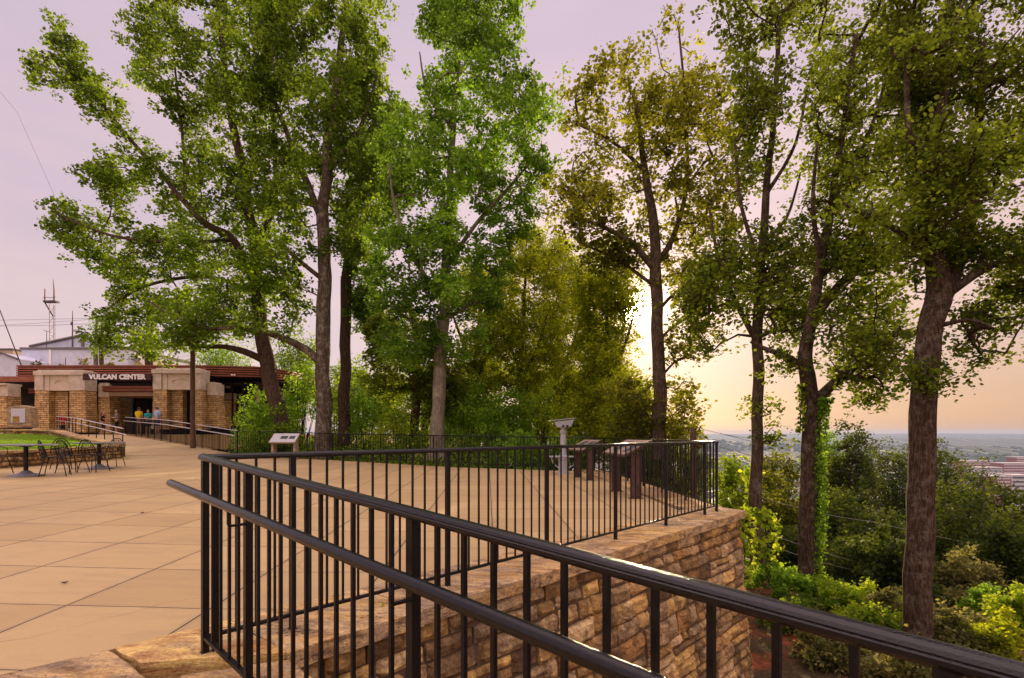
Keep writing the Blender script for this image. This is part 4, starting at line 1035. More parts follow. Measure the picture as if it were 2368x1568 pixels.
# small wayside panel by far railing
wx, wy = X(658, 21.6), 21.6
ws = empty('wayside_sign', (wx, wy, pz(wx, wy)), R(-6)); tag(ws, 'low pale slanted panel with two small pictures in front of the far railing', 'sign')
for s_ in (-1, 1):
    m = MB(); m.box(s_*.46-.05, s_*.46+.05, -.10, .16, 0, .78); m.build('leg', M['board'], ws, bevel=.006)
T_ = Matrix.Translation((0, 0, .86)) @ Matrix.Rotation(R(40), 4, 'X')
m = MB(); m.box(-.56, .56, -.30, .28, -.05, 0); m.xf(T_); m.build('frame', M['cloth_khaki'], ws)
m = MB(); m.box(-.53, .53, -.27, .25, 0.001, .01); m.xf(T_); pn = m.build('panel', M['panel'], ws)
for a_, b_ in ((-.16, .14), (.20, .44)):
    m = MB(); m.box(a_, b_, -.08, .10, .011, .013); m.xf(T_); m.build('picture', M['panelpic'], pn)

# cafe tables
def make_table(x, y, r, label, rb=.30):
    rt = empty('cafe_table', (x, y, pz(x, y))); tag(rt, label, 'table', 'cafe tables')
    m = MB(); m.lathe([(r-.03, .695), (r, .70), (r, .722), (r-.01, .73)], seg=40); m.build('tabletop', M['tabletop'], rt)
    m = MB(); m.lathe([(.045, .05), (.045, .69)], seg=14); m.lathe([(.12, .67), (.12, .696)], seg=14); m.build('pedestal', M['paint'], rt)
    m = MB(); m.lathe([(rb, 0), (rb, .015), (rb*.8, .03), (rb*.4, .07), (.10, .10), (.06, .13)], seg=30); m.build('foot', M['tabletop'], rt, smooth=True); return rt
tx1, ty1 = X(60, 12.4), 12.4
make_table(tx1, ty1, .60, 'grey round pedestal table near the left edge, the nearer of two', .34)
tx2, ty2 = X(229, 14.9), 14.9
make_table(tx2, ty2, .60, 'grey round pedestal table close to the ramp foot, the farther of two', .33)
def make_chair():
    rt = empty('cafe_chair'); tag(rt, 'chair', 'chair', 'black metal chairs at the cafe tables')
    m = MB(); m.lathe([(.20, .435), (.21, .44), (.21, .452), (.195, .458)], seg=24); m.build('seat', M['paint'], rt)
    m = MB(); r_ = .0095
    hoop = []
    for k in range(17):
        a = PI*k/16; hoop.append((-.225*math.cos(a), -.17-.10*math.sin(a)-.03, .44+.39*math.sin(a)))
    hoop = [(-.21, -.05, .445)]+hoop+[(.21, -.05, .445)]; m.tube(hoop, r_*1.2, 8)
    inner = []
    for k in range(13):
        a = PI*k/12; inner.append((-.16*math.cos(a), -.19-.085*math.sin(a), .45+.33*math.sin(a)))
    m.tube(inner, r_*.7, 6)
    m.build('back_hoop', M['paint'], rt, smooth=True)
    m = MB()
    for k in range(-4, 5):
        x_ = k*.042; top = .44+.385*math.sqrt(max(.02, 1-(x_*1.15/.225)**2)); m.tube([(x_*.85, -.17, .45), (x_*1.15, -.19-.10*((top-.44)/.39), top)], .0042, 5)
    for z_ in (.55, .65, .74):
        hw = .20*math.sqrt(max(.05, 1-((z_-.44)/.39)**2)); m.tube([(-hw, -.20-.06*(z_-.44)/.39, z_), (0, -.225-.07*(z_-.44)/.39, z_), (hw, -.20-.06*(z_-.44)/.39, z_)], .0035, 5)
    m.build('back_spindles', M['paint'], rt)
    for s_ in (-1, 1): m = MB(); m.tube([(s_*.215, -.20, .62), (s_*.26, -.05, .635), (s_*.245, .12, .60), (s_*.205, .14, .45)], r_, 7); m.build('armrest', M['paint'], rt, smooth=True)
    for sx_, sy_ in ((-1, -1), (1, -1), (-1, 1), (1, 1)):
        m = MB(); m.tube([(sx_*.15, sy_*.15, .44), (sx_*.20, sy_*.21, .20), (sx_*.235, sy_*.25, 0.0)], [.011, .010, .011], 7); m.build('leg', M['paint'], rt, smooth=True)
    return rt
proto = make_chair()
chairs = [(-14, 12.7, 100, 'black wire-back chair cut by the left edge of the picture, left of the nearer table'),
          (128, 12.6, 118, 'black wire-back chair beside the nearer table, seen from its side'),
          (168, 13.4, 165, 'black wire-back chair between the two tables, with its hooped back facing us'),
          (148, 14.6, 205, 'black wire-back chair behind the others, near the lawn wall between the tables'),
          (217, 13.9, 182, 'black wire-back chair in front of the farther table, back to the camera'),
          (259, 15.7, 12, 'black wire-back chair right of the farther table, closest to the ramp railing')]
for i, (px_, d_, rz_, lab) in enumerate(chairs):
    c = proto if i == 0 else copy_tree(proto)
    x_, y_ = X(px_, d_), d_; c.location = (x_, y_, pz(x_, y_)); c.rotation_euler = (0, 0, R(rz_)+PI); c['label'] = lab
# small litter on the paving
lf = []
for i, (x_, y_, lab) in enumerate([(-3.47, 4.19, 'small curled brown leaf lying on the paving near the bottom left'), (-5.2, 7.6, 'tiny brown leaf lying on the open paving at far left'),
                         (-.95+.06, 3.72, 'pale three-pointed leaf lying on the wall coping')]):
    m = MB(); rr = random.Random(i+3); pts = []
    for k in range(10):
        a = 2*PI*k/10; r_ = (.022 if k % 2 else .009)*(1.2 if i != 2 else 1.0); pts.append((r_*math.cos(a)*1.4, r_*math.sin(a)*.7, .006+.010*abs(math.sin(a*1.5))))
    m.add([(0, 0, .004)]+pts, [(0, 1+k, 1+(k+1) % 10) for k in range(10)])
    o = m.build('fallen_leaf', M['woodpole'] if i < 2 else M['leaf_lime']); o.location = (x_, y_, pz(x_, y_)+(.012 if i == 2 else .002)); o.rotation_euler = (0, 0, i*1.1); tag(o, lab, 'leaf', 'fallen leaves')

# ---------------------------------------------------------------- people
def skinmesh(name, verts, edges, radii, m, parent, root=0, sub=1):
    me = bpy.data.meshes.new(name); me.from_pydata(verts, edges, []); o = bpy.data.objects.new(name, me); link(o, parent)
    sk = o.modifiers.new('Skin', 'SKIN')
    lay = me.skin_vertices[0] if me.skin_vertices else None
    if lay is None: return o
    for i, r_ in enumerate(radii):
        lay.data[i].radius = r_ if isinstance(r_, tuple) else (r_, r_)
        lay.data[i].use_root = (i == root)
    sb = o.modifiers.new('Sub', 'SUBSURF'); sb.levels = sub; sb.render_levels = sub
    me.materials.append(m); sk.use_smooth_shade = True; return o
def person(x, y, z, rz, h, label, shirt, pants, hair, arm_l, arm_r, stride=0.0, longhair=False, shorts=True):
    """arm: (elbow offset, hand offset) from shoulder in body coordinates, facing -y"""
    k = h/1.72; rt = empty('person', (x, y, z), R(rz)); rt.scale = (k, k, k); tag(rt, label, 'person')
    sh = 1.42
    el, hl = arm_l; er, hr = arm_r
    V = [(0, 0, .95), (0, 0, 1.12), (0, .0, 1.32), (0, 0, 1.44), (0, -.01, 1.51), (0, -.015, 1.58), (0, -.02, 1.66), (0, -.015, 1.71)]
    E = [(0, 1), (1, 2), (2, 3), (3, 4), (4, 5), (5, 6), (6, 7)]; Rr = [(.14, .10), (.125, .09), (.15, .10), (.09, .07), (.05, .05), (.068, .08), (.075, .09), (.05, .06)]
    def add(p, to, r): V.append(p); E.append((to, len(V)-1)); Rr.append(r); return len(V)-1
    for s_, e, hnd in ((-1, el, hl), (1, er, hr)):
        a = add((s_*.17, 0, sh-.02), 2, .052); b = add((s_*.17+e[0], e[1], sh+e[2]), a, .042); c = add((s_*.17+hnd[0], hnd[1], sh+hnd[2]), b, .03)
        dv = (Vector(V[c])-Vector(V[b])).normalized(); p = Vector(V[c])+dv*.06; d = add(tuple(p), c, .028)
        perp = dv.orthogonal().normalized()
        for f_ in range(4): add(tuple(p+dv*(.06-.006*abs(f_-1))+perp*(.024*(f_-1.5))), d, .009)
        add(tuple(p+dv*.01-perp*.045), c, .010)
    for s_ in (-1, 1):
        st = stride*s_
        a = add((s_*.09, 0, .88), 0, .085); b = add((s_*.10, -.03+st*.5, .48), a, .056); c = add((s_*.10, .02+st, .10), b, .04); add((s_*.11, -.12+st, .04), c, .04)
    add((0, -.11, 1.605), 5, .012)   # nose
    for s_ in (-1, 1): add((s_*.085, .0, 1.61), 5, .012)  # ears
    skinmesh('body', V, E, Rr, M['skin'], rt)
    V2 = [(0, 0, .93), (0, 0, 1.12), (0, 0, 1.32), (0, 0, 1.43)]; E2 = [(0, 1), (1, 2), (2, 3)]; R2 = [(.165, .125), (.15, .115), (.175, .122), (.10, .085)]
    for s_, e in ((-1, el), (1, er)):
        V2.append((s_*.175, 0, sh-.01)); E2.append((2, len(V2)-1)); R2.append(.072)
        V2.append((s_*.17+e[0]*.8, e[1]*.8, sh+e[2]*.8)); E2.append((len(V2)-2, len(V2)-1)); R2.append(.062)
    skinmesh('shirt', V2, E2, R2, M[shirt], rt)
    V3 = [(0, 0, .97), (0, 0, .90)]; E3 = [(0, 1)]; R3 = [(.155, .115), (.15, .12)]
    for s_ in (-1, 1):
        st = stride*s_
        V3.append((s_*.09, 0, .82)); E3.append((1, len(V3)-1)); R3.append(.095)
        V3.append((s_*.10, -.03+st*.45, .50)); E3.append((len(V3)-2, len(V3)-1)); R3.append(.078)
        if not shorts: V3.append((s_*.10, .02+st, .10)); E3.append((len(V3)-2, len(V3)-1)); R3.append(.06)
    skinmesh('shorts' if shorts else 'trousers', V3, E3, R3, M[pants], rt)
    hv = [(0, .02, 1.68), (0, .035, 1.62), (0, .04, 1.54)]; hr_ = [(.085, .095), (.09, .085), (.06, .045)]
    if longhair: hv.append((0, .06, 1.42)); hr_.append((.07, .035))
    skinmesh('hair', hv, [(i, i+1) for i in range(len(hv)-1)], hr_, M[hair], rt)
    for s_ in (-1, 1):
        m = MB(); m.lathe([(.004, -.008), (.010, -.004), (.010, .004), (.004, .008)], (s_*.032, -.098, 1.635), 8); m.build('eye', M['eye'], rt)
        st = stride*s_; m = MB(); m.vprism([(s_*.10-.045, 0), (s_*.10+.045, 0), (s_*.10+.04, .06), (s_*.10-.04, .06)], -.20+st, .07+st); m.build('shoe', M['cloth_grey'], rt, bevel=.015)
    return rt
down = ((-.05, 0, -.29), (-.07, -.06, -.54)); downr = ((.05, 0, -.29), (.07, -.06, -.54))
bent = ((-.04, -.02, -.29), (.06, -.24, -.24)); bentr = ((.04, -.02, -.29), (-.06, -.24, -.24))
def P(px_, d_): return X(px_, d_), d_
zf = 1.15
x_, y_ = P(321, 34.6); person(x_, y_, zf, 180, 1.75, 'person in a yellow shirt, leftmost of the three at the door', 'cloth_yellow', 'cloth_khaki', 'hair', down, bentr)
m = MB(); 
x_, y_ = P(342.5, 34.2); person(x_, y_, zf, 40, 1.58, 'person in a teal shirt, middle of the group of three at the door', 'cloth_teal', 'cloth_navy', 'hair', bent, downr, longhair=True)
x_, y_ = P(364, 33.0); person(x_, y_, zf, 160, 1.72, 'person in a pale blue shirt, rightmost of the three at the door', 'cloth_paleblue', 'cloth_denim', 'hair', down, downr)
x_, y_ = P(145, 31.8); person(x_, y_, 1.0, 70, 1.35, 'person in a red shirt behind the ramp railing by the left stone pier', 'cloth_red', 'cloth_navy', 'hair', bent, bentr)
x_, y_ = P(238, 33.2); person(x_, y_, zf-.05, 110, 1.42, 'person in dark clothes stepping forward with a bent pink arm, below the sign', 'cloth_black', 'cloth_black', 'hair', ((-.04, -.1, -.22), (.04, -.33, -.20)), bentr, stride=.16)
x_, y_ = P(270, 33.8); person(x_, y_, zf, 290, 1.55, 'person in a striped top facing left in the open doorway', 'stripe', 'cloth_black', 'hair', bent, bentr)

# ---------------------------------------------------------------- foliage
def leaves_mesh(name, pts, size, m, parent, lobed=True, tint=None, flat=.55, droop=.0):
    """one mesh of many small folded leaves; pts (n,3)"""
    n = len(pts)
    if n == 0: return None
    nrm = rng.normal(size=(n, 3)); nrm /= np.linalg.norm(nrm, axis=1, keepdims=True)
    nrm[:, 2] = np.abs(nrm[:, 2])*.6+flat; nrm /= np.linalg.norm(nrm, axis=1, keepdims=True)
    a = rng.normal(size=(n, 3)); a[:, 2] -= droop; a -= nrm*np.sum(a*nrm, axis=1, keepdims=True); a /= np.linalg.norm(a, axis=1, keepdims=True)
    b = np.cross(nrm, a)
    s = size*(rng.uniform(.45, 1.35, n))[:, None]
    if lobed: sh = [(0, -.45, 0), (-.50, -.22, .10), (-.42, .28, .12), (0, .52, -.03), (.42, .28, .12), (.50, -.22, .10)]; fc_ = [(0, 3, 2, 1), (0, 5, 4, 3)]
    else: sh = [(0, -.5, 0), (-.40, .0, .10), (0, .5, 0), (.40, .0, .10)]; fc_ = [(0, 2, 1), (0, 3, 2)]
    k = len(sh); V = np.empty((n, k, 3))
    for i, (u, v, w_) in enumerate(sh): V[:, i, :] = pts+s*(b*u+a*v+nrm*w_)
    fl = len(fc_[0]); base = (np.arange(n)*k)[:, None, None]; Fi = (np.array(fc_)[None, :, :]+base).reshape(-1)
    me = bpy.data.meshes.new(name); me.vertices.add(n*k); me.vertices.foreach_set('co', V.reshape(-1).astype(np.float32))
    nf = n*len(fc_); me.loops.add(nf*fl); me.loops.foreach_set('vertex_index', Fi.astype(np.int32))
    me.polygons.add(nf); me.polygons.foreach_set('loop_start', (np.arange(nf)*fl).astype(np.int32))
    try: me.polygons.foreach_set('loop_total', np.full(nf, fl, dtype=np.int32))
    except Exception: pass
    if tint is None: tint = rng.uniform(0, 1, n)
    t = np.clip(tint, 0, 1); at_ = me.attributes.new('tint', 'FLOAT', 'POINT'); at_.data.foreach_set('value', np.repeat(t, k).astype(np.float32))
    me.materials.append(m); me.update(calc_edges=True)
    o = bpy.data.objects.new(name, me); link(o, parent); return o

def inpoly(x, y, poly):
    c = False; n = len(poly); j = n-1
    for i in range(n):
        xi, yi = poly[i]; xj, yj = poly[j]
        if (yi > y) != (yj > y) and x < (xj-xi)*(y-yi)/(yj-yi+1e-9)+xi: c = not c
        j = i
    return c
def edgedist(x, y, poly):
    best = 1e9; n = len(poly)
    for i in range(n):
        x1, y1 = poly[i]; x2, y2 = poly[(i+1) % n]; dx_, dy_ = x2-x1, y2-y1
        t = max(0, min(1, ((x-x1)*dx_+(y-y1)*dy_)/(dx_*dx_+dy_*dy_+1e-9))); best = min(best, math.hypot(x-x1-t*dx_, y-y1-t*dy_))
    return best
def smoothline(pts, n=5):
    P_ = [Vector(p) for p in pts]; out = []
    for i in range(len(P_)-1):
        p0 = P_[max(i-1, 0)]; p1 = P_[i]; p2 = P_[i+1]; p3 = P_[min(i+2, len(P_)-1)]
        for k in range(n):
            t = k/n; out.append(.5*((2*p1)+(-p0+p2)*t+(2*p0-5*p1+4*p2-p3)*t*t+(-p0+3*p1-3*p2+p3)*t**3))
    out.append(P_[-1]); return out

def tree(name, label, d, trunk, limbs, polys, leafm, barkm, R3=2.6, nclump=220, per=90, leaf=.15, sig=.36, seed=1, group=None, cat='tree', gap=-.12, gscale=.55, lobed=True, mass=.9, trunkname='trunk', tintbias=0.0, flat=.55):
    """trunk/limbs: lists of (px, py, width px[, depth offset]); polys: crown outlines [(poly, weight, depth shift)]"""
    rr = random.Random(seed); R3 *= .72; leaf *= .70 if d > 16 else .70; per *= 1.35 if d > 16 else .95
    bx_, by_, bz_ = at(trunk[0][0], trunk[0][1], d); root = empty(name, (bx_, by_, bz_)); tag(root, label, cat, group); o = Vector((bx_, by_, bz_))
    tb = MB(); nodes = []; nrad = []
    def limb(pl, sides):
        pts = []; rad = []
        for i, q_ in enumerate(pl):
            dd = q_[3] if len(q_) > 3 else 0
            pts.append(Vector(at(q_[0], q_[1], d+dd))-o); rad.append(q_[2]/2*(d+dd)/F)
        if len(pl) > 6: pass
        f = smoothline(pts, 5); rf = []
        for i in range(len(pts)-1):
            for k in range(5): rf.append(rad[i]+(rad[i+1]-rad[i])*k/5)
        rf.append(rad[-1]); f = [p+Vector((mn.noise(p*.7+Vector((seed, 0, 0))), mn.noise(p*.7+Vector((0, seed, 0))), 0))*min(.10, r_*.45) for p, r_ in zip(f, rf)]
        tb.tube(f, rf, sides, bump=.10, t=.5)
        for p, r_ in zip(f, rf): nodes.append(p); nrad.append(r_)
    if trunk[0][2] > 6:                     # root flare below ground line
        t0 = trunk[0]; trunk = [(t0[0], t0[1]+14/d*20, t0[2]*1.25)+tuple(t0[3:])]+[(t0[0], t0[1]-6/d*20, t0[2]*1.06)+tuple(t0[3:])]+list(trunk[1:])
    limb(trunk, 18 if d < 20 else 12)
    ntr = len(nodes)
    for l in limbs: limb(l, 10)
    lo = [i for i, p in enumerate(nodes)]
    # clump centres
    cl = []; tries = 0
    tot = sum(pw_[1] for pw_ in polys)
    for pw_ in polys:
        poly, wgt, dsh = pw_[:3]; gp = pw_[3] if len(pw_) > 3 else gap
        xs = [p[0] for p in poly]; ys = [p[1] for p in poly]; want = int(nclump*wgt/tot); got = 0; tries = 0
        while got < want and tries < want*30:
            tries += 1
            x, y = rr.uniform(min(xs), max(xs)), rr.uniform(min(ys), max(ys))
            if not inpoly(x, y, poly): continue
            e = min(1, edgedist(x, y, poly)/(R3*.8/d*F)); dd = rr.uniform(-1, 1)*R3*math.sqrt(e)+dsh
            # outline traced at depth d: keep the silhouette when the clump stands nearer or farther
            p = Vector(at(x, y, d))-o; p.y += dd; p.x *= 1; 
            sc_ = (d+dd)/d; wp = p+o; p = Vector((wp.x*sc_, wp.y, EYE+(wp.z-EYE)*sc_))-o
            if mn.noise(p*gscale+Vector((seed*3.1, 0, 0))) < gp: continue
            if any((p-c).length_squared < (sig*.95)**2 for c in cl[-60:]): continue
            cl.append(p); got += 1
    if not cl: return root
    C_ = np.array([tuple(p) for p in cl]); Nd = np.array([tuple(p) for p in nodes])
    # attach: nearest first, prefer nodes lower and nearer the trunk
    d0 = np.array([np.min(np.linalg.norm(Nd-c, axis=1)) for c in C_]); order = np.argsort(d0)
    tp = [tuple(p) for p in nodes]; par = [-1]*len(nodes); isl = len(nodes); cnt = [0]*len(nodes)
    arr = np.zeros((len(nodes)+3*len(cl), 3)); arr[:len(nodes)] = Nd; m_ = len(nodes); segs = []
    for ci in order:
        c = C_[ci]; v_ = c-arr[:m_]; dist = np.linalg.norm(v_, axis=1); cost = dist+.7*np.maximum(0, -v_[:, 2])-.12*np.clip(v_[:, 2], 0, 2)
        j = int(np.argmin(cost)); p0 = arr[j]; L_ = dist[j]
        mid = (p0*.5+c*.5)+np.array([rr.uniform(-.12, .12), rr.uniform(-.12, .12), rr.uniform(-.04, .16)])*min(1.5, L_)
        arr[m_] = mid; arr[m_+1] = c; par += [j, m_]; cnt += [0, 1]; segs.append((j, m_, m_+1)); m_ += 2
    for i in range(len(par)-1, isl-1, -1):
        if par[i] >= isl: cnt[par[i]] += cnt[i]
    rad_ = lambda i: .0065+.0075*math.sqrt(cnt[i]) if i >= isl else min(nrad[i]*.6, .06)
    bb = MB()
    for j, a_, b_ in segs:
        r0 = min(rad_(j), .012+.012*math.sqrt(max(1, cnt[a_]))); bb.tube([arr[j], arr[a_], arr[b_]], [r0, rad_(a_), rad_(b_)*.7], 5, cap=False)
    tb.add(bb.v, bb.f); tb.build(trunkname, M[barkm], root, smooth=True)
    n = int(len(cl)*per); idx = rng.integers(0, len(cl), n)
    # leaves sit in sprays round the clump and along its twig
    tt = rng.uniform(0, 1, n)**.5; mids = np.array([arr[s_[1]] for s_ in segs]); ends = np.array([arr[s_[2]] for s_ in segs])
    base = mids[idx]*(1-tt[:, None])+ends[idx]*tt[:, None]
    # sub-sprays for a ragged outline
    sub = rng.normal(size=(len(cl), 5, 3))*sig*.85; sub[:, :, 2] *= .75
    pts = base+sub[idx, rng.integers(0, 5, n)]+rng.normal(size=(n, 3))*sig*np.array([.36, .36, .28])
    ct = rng.uniform(0, 1, len(cl))
    tn = np.array([mn.noise(Vector(tuple(c*.5))+Vector((seed, 7, 0))) for c in ends])
    tint = .42+tintbias+.55*tn[idx]+.18*(ct[idx]-.5)+rng.normal(size=n)*.16
    leaves_mesh('crown', pts, leaf, M[leafm], root, lobed, tint, flat)
    return root

# --- big trees behind the far railing, left
T1 = [((270,60),(300,20),(360,-60),(640,-90),(690,100),(660,300),(640,520),(610,700),(560,760),(470,775),(450,830),(350,830),(215,800),(225,700),(240,600),(225,560),(215,440),(260,400),(330,400),(400,420),(420,360),(410,260),(350,190),(285,190),(330,140),(290,90)), 1.0, 0]
T1b = [((75,160),(90,110),(115,60),(150,45),(175,110),(210,130),(205,180),(260,230),(320,330),(380,370),(390,420),(330,420),(270,350),(220,280),(190,230),(140,180),(80,205)), .10, -1]
T1c = [((100,460),(160,470),(200,540),(250,560),(250,620),(190,590),(115,530)), .05, -1]
T1d = [((205,380),(280,370),(300,430),(260,470),(200,410)), .04, 0]
tree('broadleaf_tree', 'huge spreading tree with a leaning dark trunk and boughs over the pavilion', 25.0,
     [(655,1015,38),(642,940,35),(622,860,34),(608,780,32),(598,680,30),(588,560,24),(560,400,20),(525,200,14),(500,-20,9)],
     [[(612,835,18,0),(570,815,15,-.5),(520,802,12,-1),(460,800,8,-1.5),(430,772,6,-1.8),(408,690,5,-2)],
      [(600,690,20),(545,560,17,-.5),(480,520,15,-1),(430,470,12,-1),(370,400,10,-1),(300,320,8,-1),(235,240,6,-1),(170,150,4,-1),(140,85,3,-1)],
      [(588,560,14),(635,470,12,.5),(632,300,8,.5),(605,100,5,.5)], [(540,555,9,-.5),(400,560,8,-1.5),(260,545,6,-2),(130,495,4,-1.5)],
      [(600,680,10),(480,640,9,1),(340,660,7,1),(240,720,4,1)], [(430,470,8,-1),(420,300,6,0),(400,120,4,0)]],
     [T1, T1b, T1c, T1d], 'leaf_green', 'bark_dark', 3.4, 680, 86, .17, .36, 3, gap=-.20)
tree('broadleaf_tree', 'tall tree with a straight lichen-mottled trunk and one long arched bough', 24.0,
     [(748,1050,38),(748,900,33),(747,760,32),(750,640,30),(748,480,27),(765,300,20),(790,100,14),(800,-60,9)],
     [[(744,842,20,0),(702,805,18,-.4),(640,776,15,-.8),(560,757,12,-1.2),(480,760,9,-1.5),(410,735,6,-1.6),(350,700,4,-1.6)],
      [(750,520,16),(700,400,14,.5),(640,250,10,.8),(580,90,6,.8)], [(757,400,12),(830,300,9,0),(870,180,6,0)], [(750,650,12),(690,600,9,-1),(650,560,6,-1)]],
     [(((560,-90),(880,-90),(905,20),(880,90),(905,130),(880,160),(900,300),(870,420),(860,560),(840,600),(800,610),(760,560),(700,640),(690,740),(650,740),(600,640),(580,400),(600,200)), 1, 0),
      (((420,690),(600,700),(660,720),(640,760),(560,790),(460,800),(380,790)), .10, -1.2)], 'leaf_green', 'bark_lichen', 3.0, 430, 88, .17, .36, 4, gap=-.16, tintbias=.05)
tree('broadleaf_tree', 'slimmer tree with a straight grey-brown trunk just right of the lichen-mottled one', 27.0,
     [(795,1020,27),(797,900,26),(799,800,25),(802,650,24),(820,500,18),(860,330,12),(880,150,6)],
     [[(804,700,10),(860,690,7,0),(905,700,5,0)], [(815,540,10),(880,470,7,1),(930,400,5,1)], [(825,480,9),(800,350,6,1),(790,200,4,1)]],
     [(((770,150),(900,180),(945,200),(950,420),(900,500),(880,600),(890,700),(860,790),(830,720),(810,640),(760,400)), 1, 0)], 'leaf_emerald', 'bark_dark', 2.4, 210, 110, .17, .36, 5, gap=-.1)
tree('broadleaf_tree', 'large full-crowned emerald tree in the middle with a pale lichened trunk at the far railing', 20.5,
     [(1010,1045,33),(1014,940,30),(1019,830,28),(1026,720,24),(1032,560,20),(1042,400,15),(1055,200,11),(1080,-20,7)],
     [[(1028,700,12),(960,600,10,-.6),(915,480,7,-1),(900,380,5,-1)], [(1030,620,12),(1100,520,9,-.5),(1180,430,7,-.5),(1250,350,4,0)], [(1040,440,9),(1130,330,7,.5),(1230,240,4,.5)],
      [(1024,740,10),(1090,700,8,.8),(1150,620,5,.8)], [(1022,780,9),(950,740,7,.6),(890,700,4,.6)], [(1048,300,8),(990,220,5,0),(970,120,3,0)]],
     [(((960,20),(1000,-80),(1180,-80),(1200,60),(1180,120),(1200,150),(1250,190),(1290,200),(1290,260),(1260,320),(1280,380),(1240,480),(1200,560),(1160,640),(1140,740),(1100,800),(1060,830),(1000,800),(960,850),(920,860),(865,840),(870,700),(850,560),(900,480),(870,300),(930,250),(990,200),(985,120)), 1, 0)],
     'leaf_emerald', 'bark_pale', 3.2, 640, 82, .145, .31, 6, gap=-.24, tintbias=.1)
tree('broadleaf_tree', 'dark low-hanging tree just left of the pale trunk', 25.0,
     [(958,1035,22),(960,940,20),(965,850,18),(960,760,14),(930,660,8)], [[(962,860,8),(900,800,6),(870,740,4)]],
     [(((865,740),(930,700),(1010,760),(1060,840),(1080,920),(1010,960),(930,960),(860,900),(855,800)), 1, 0)], 'leaf_deep', 'bark_dark', 2.2, 150, 100, .16, .34, 7)

# --- lighter trees in the middle distance
mid = [(1100, 29, 'leaf_gold', ((1060,640),(1130,600),(1180,640),(1190,760),(1150,900),(1140,990),(1040,990),(1050,850),(1090,760)), 'slender young tree just right of the pale trunk, yellow-green'),
       (1205, 27, 'leaf_gold', ((1120,660),(1190,540),(1240,520),(1300,560),(1310,700),(1290,860),(1240,930),(1160,900),(1110,800)), 'twisted small tree with dark forked limbs in the golden group at centre'),
       (1285, 30, 'leaf_gold', ((1230,600),(1300,560),(1370,620),(1390,760),(1360,900),(1290,960),(1230,880)), 'golden-green tree behind the grey viewer hood'),
       (1405, 24, 'leaf_gold', ((1330,600),(1390,560),(1450,600),(1465,700),(1440,780),(1455,900),(1460,985),(1350,985),(1330,860),(1350,740)), 'thin-trunked amber-leaved tree immediately left of the open sun gap'),
       (1215, 33, 'leaf_lime', ((1060,880),(1130,830),(1200,850),(1290,860),(1380,880),(1400,1020),(1050,1020)), 'low sunlit lime-green tree behind the trunks at centre'),
       (980, 34, 'leaf_lime', ((880,900),(960,850),(1040,880),(1100,900),(1110,1020),(870,1020)), 'low lime-green tree seen between the dark low-hanging tree and the pale trunk'),
       (1380, 31, 'leaf_lime', ((1290,880),(1370,840),(1440,850),(1500,900),(1510,1020),(1280,1020)), 'low bright tree behind the grey viewer and the sun-side trunks')]
for i, (px_, d_, lm, poly, lab) in enumerate(mid):
    ys = [p[1] for p in poly]; top = min(ys)+60; cxp = sum(p[0] for p in poly)/len(poly)
    lim = [[(px_, 860, 9), (px_-30, 790, 7, .4), (px_-55, 720, 4, .4)], [(px_, 880, 9), (px_+35, 810, 7, -.4), (px_+60, 730, 4, -.4)]] if top < 800 else []
    tree('young_tree', lab, d_, [(px_, 1030, 17), (px_+3, 950, 15), (px_-2, 870, 13), ((px_+cxp)/2, (870+top)/2 if top < 800 else 880, 9), (cxp, top, 4)], lim,
         [(poly, 1, 0)], lm, 'bark_dark', 2.2, 300 if i < 4 else 260, 100, .165, .38, 20+i, gap=-.22, lobed=False)

# --- the tree by the sun
tree('broadleaf_tree', 'open-crowned tall tree right beside the sun gap, warm brown trunk behind the railing', 18.0,
     [(1527,1045,34),(1525,900,30),(1519,760,28),(1517,640,26),(1512,520,22),(1490,380,15),(1470,240,8)],
     [[(1516,625,16),(1460,562,13,-.3),(1385,520,9,-.5),(1310,500,5,-.6)], [(1518,610,15),(1560,540,12,.3),(1590,400,9,.4),(1582,200,6,.4),(1570,70,4,.4)], [(1505,655,9),(1430,602,7,.5),(1335,560,4,.6)],
      [(1495,400,9),(1420,330,7,0),(1340,290,4,0)], [(1520,720,8),(1570,670,6,.4),(1640,640,4,.4)], [(1521,790,7),(1570,745,5,.2),(1630,730,3,.2)], [(1522,880,7),(1570,830,5),(1620,830,3)], [(1400,520,5,-.5),(1330,440,4,-.5),(1290,430,2,-.5)]],
     [(((1300,220),(1345,195),(1370,150),(1440,105),(1480,130),(1510,200),(1500,50),(1560,30),(1600,40),(1640,130),(1700,200),(1720,300),(1700,480),(1690,640),(1620,690),(1545,600),(1430,620),(1420,560),(1300,540),(1270,470),(1260,440),(1330,400),(1350,320),(1300,260)), 1, 0),
      (((1545,750),(1600,800),(1640,850),(1600,900),(1612,960),(1590,1015),(1540,1015),(1545,900)), .10, 0), (((1545,600),(1640,560),(1690,660),(1650,780),(1600,790),(1545,730)), .12, 0, -1), (((1290,430),(1420,420),(1500,520),(1420,620),(1330,590)), .10, 0, -.4),
      (((1430,830),(1500,850),(1510,930),(1505,1015),(1430,1015)), .12, .5)],
     'leaf_amber', 'bark_warm', 2.8, 420, 55, .15, .31, 8, gap=-.10, tintbias=.05)
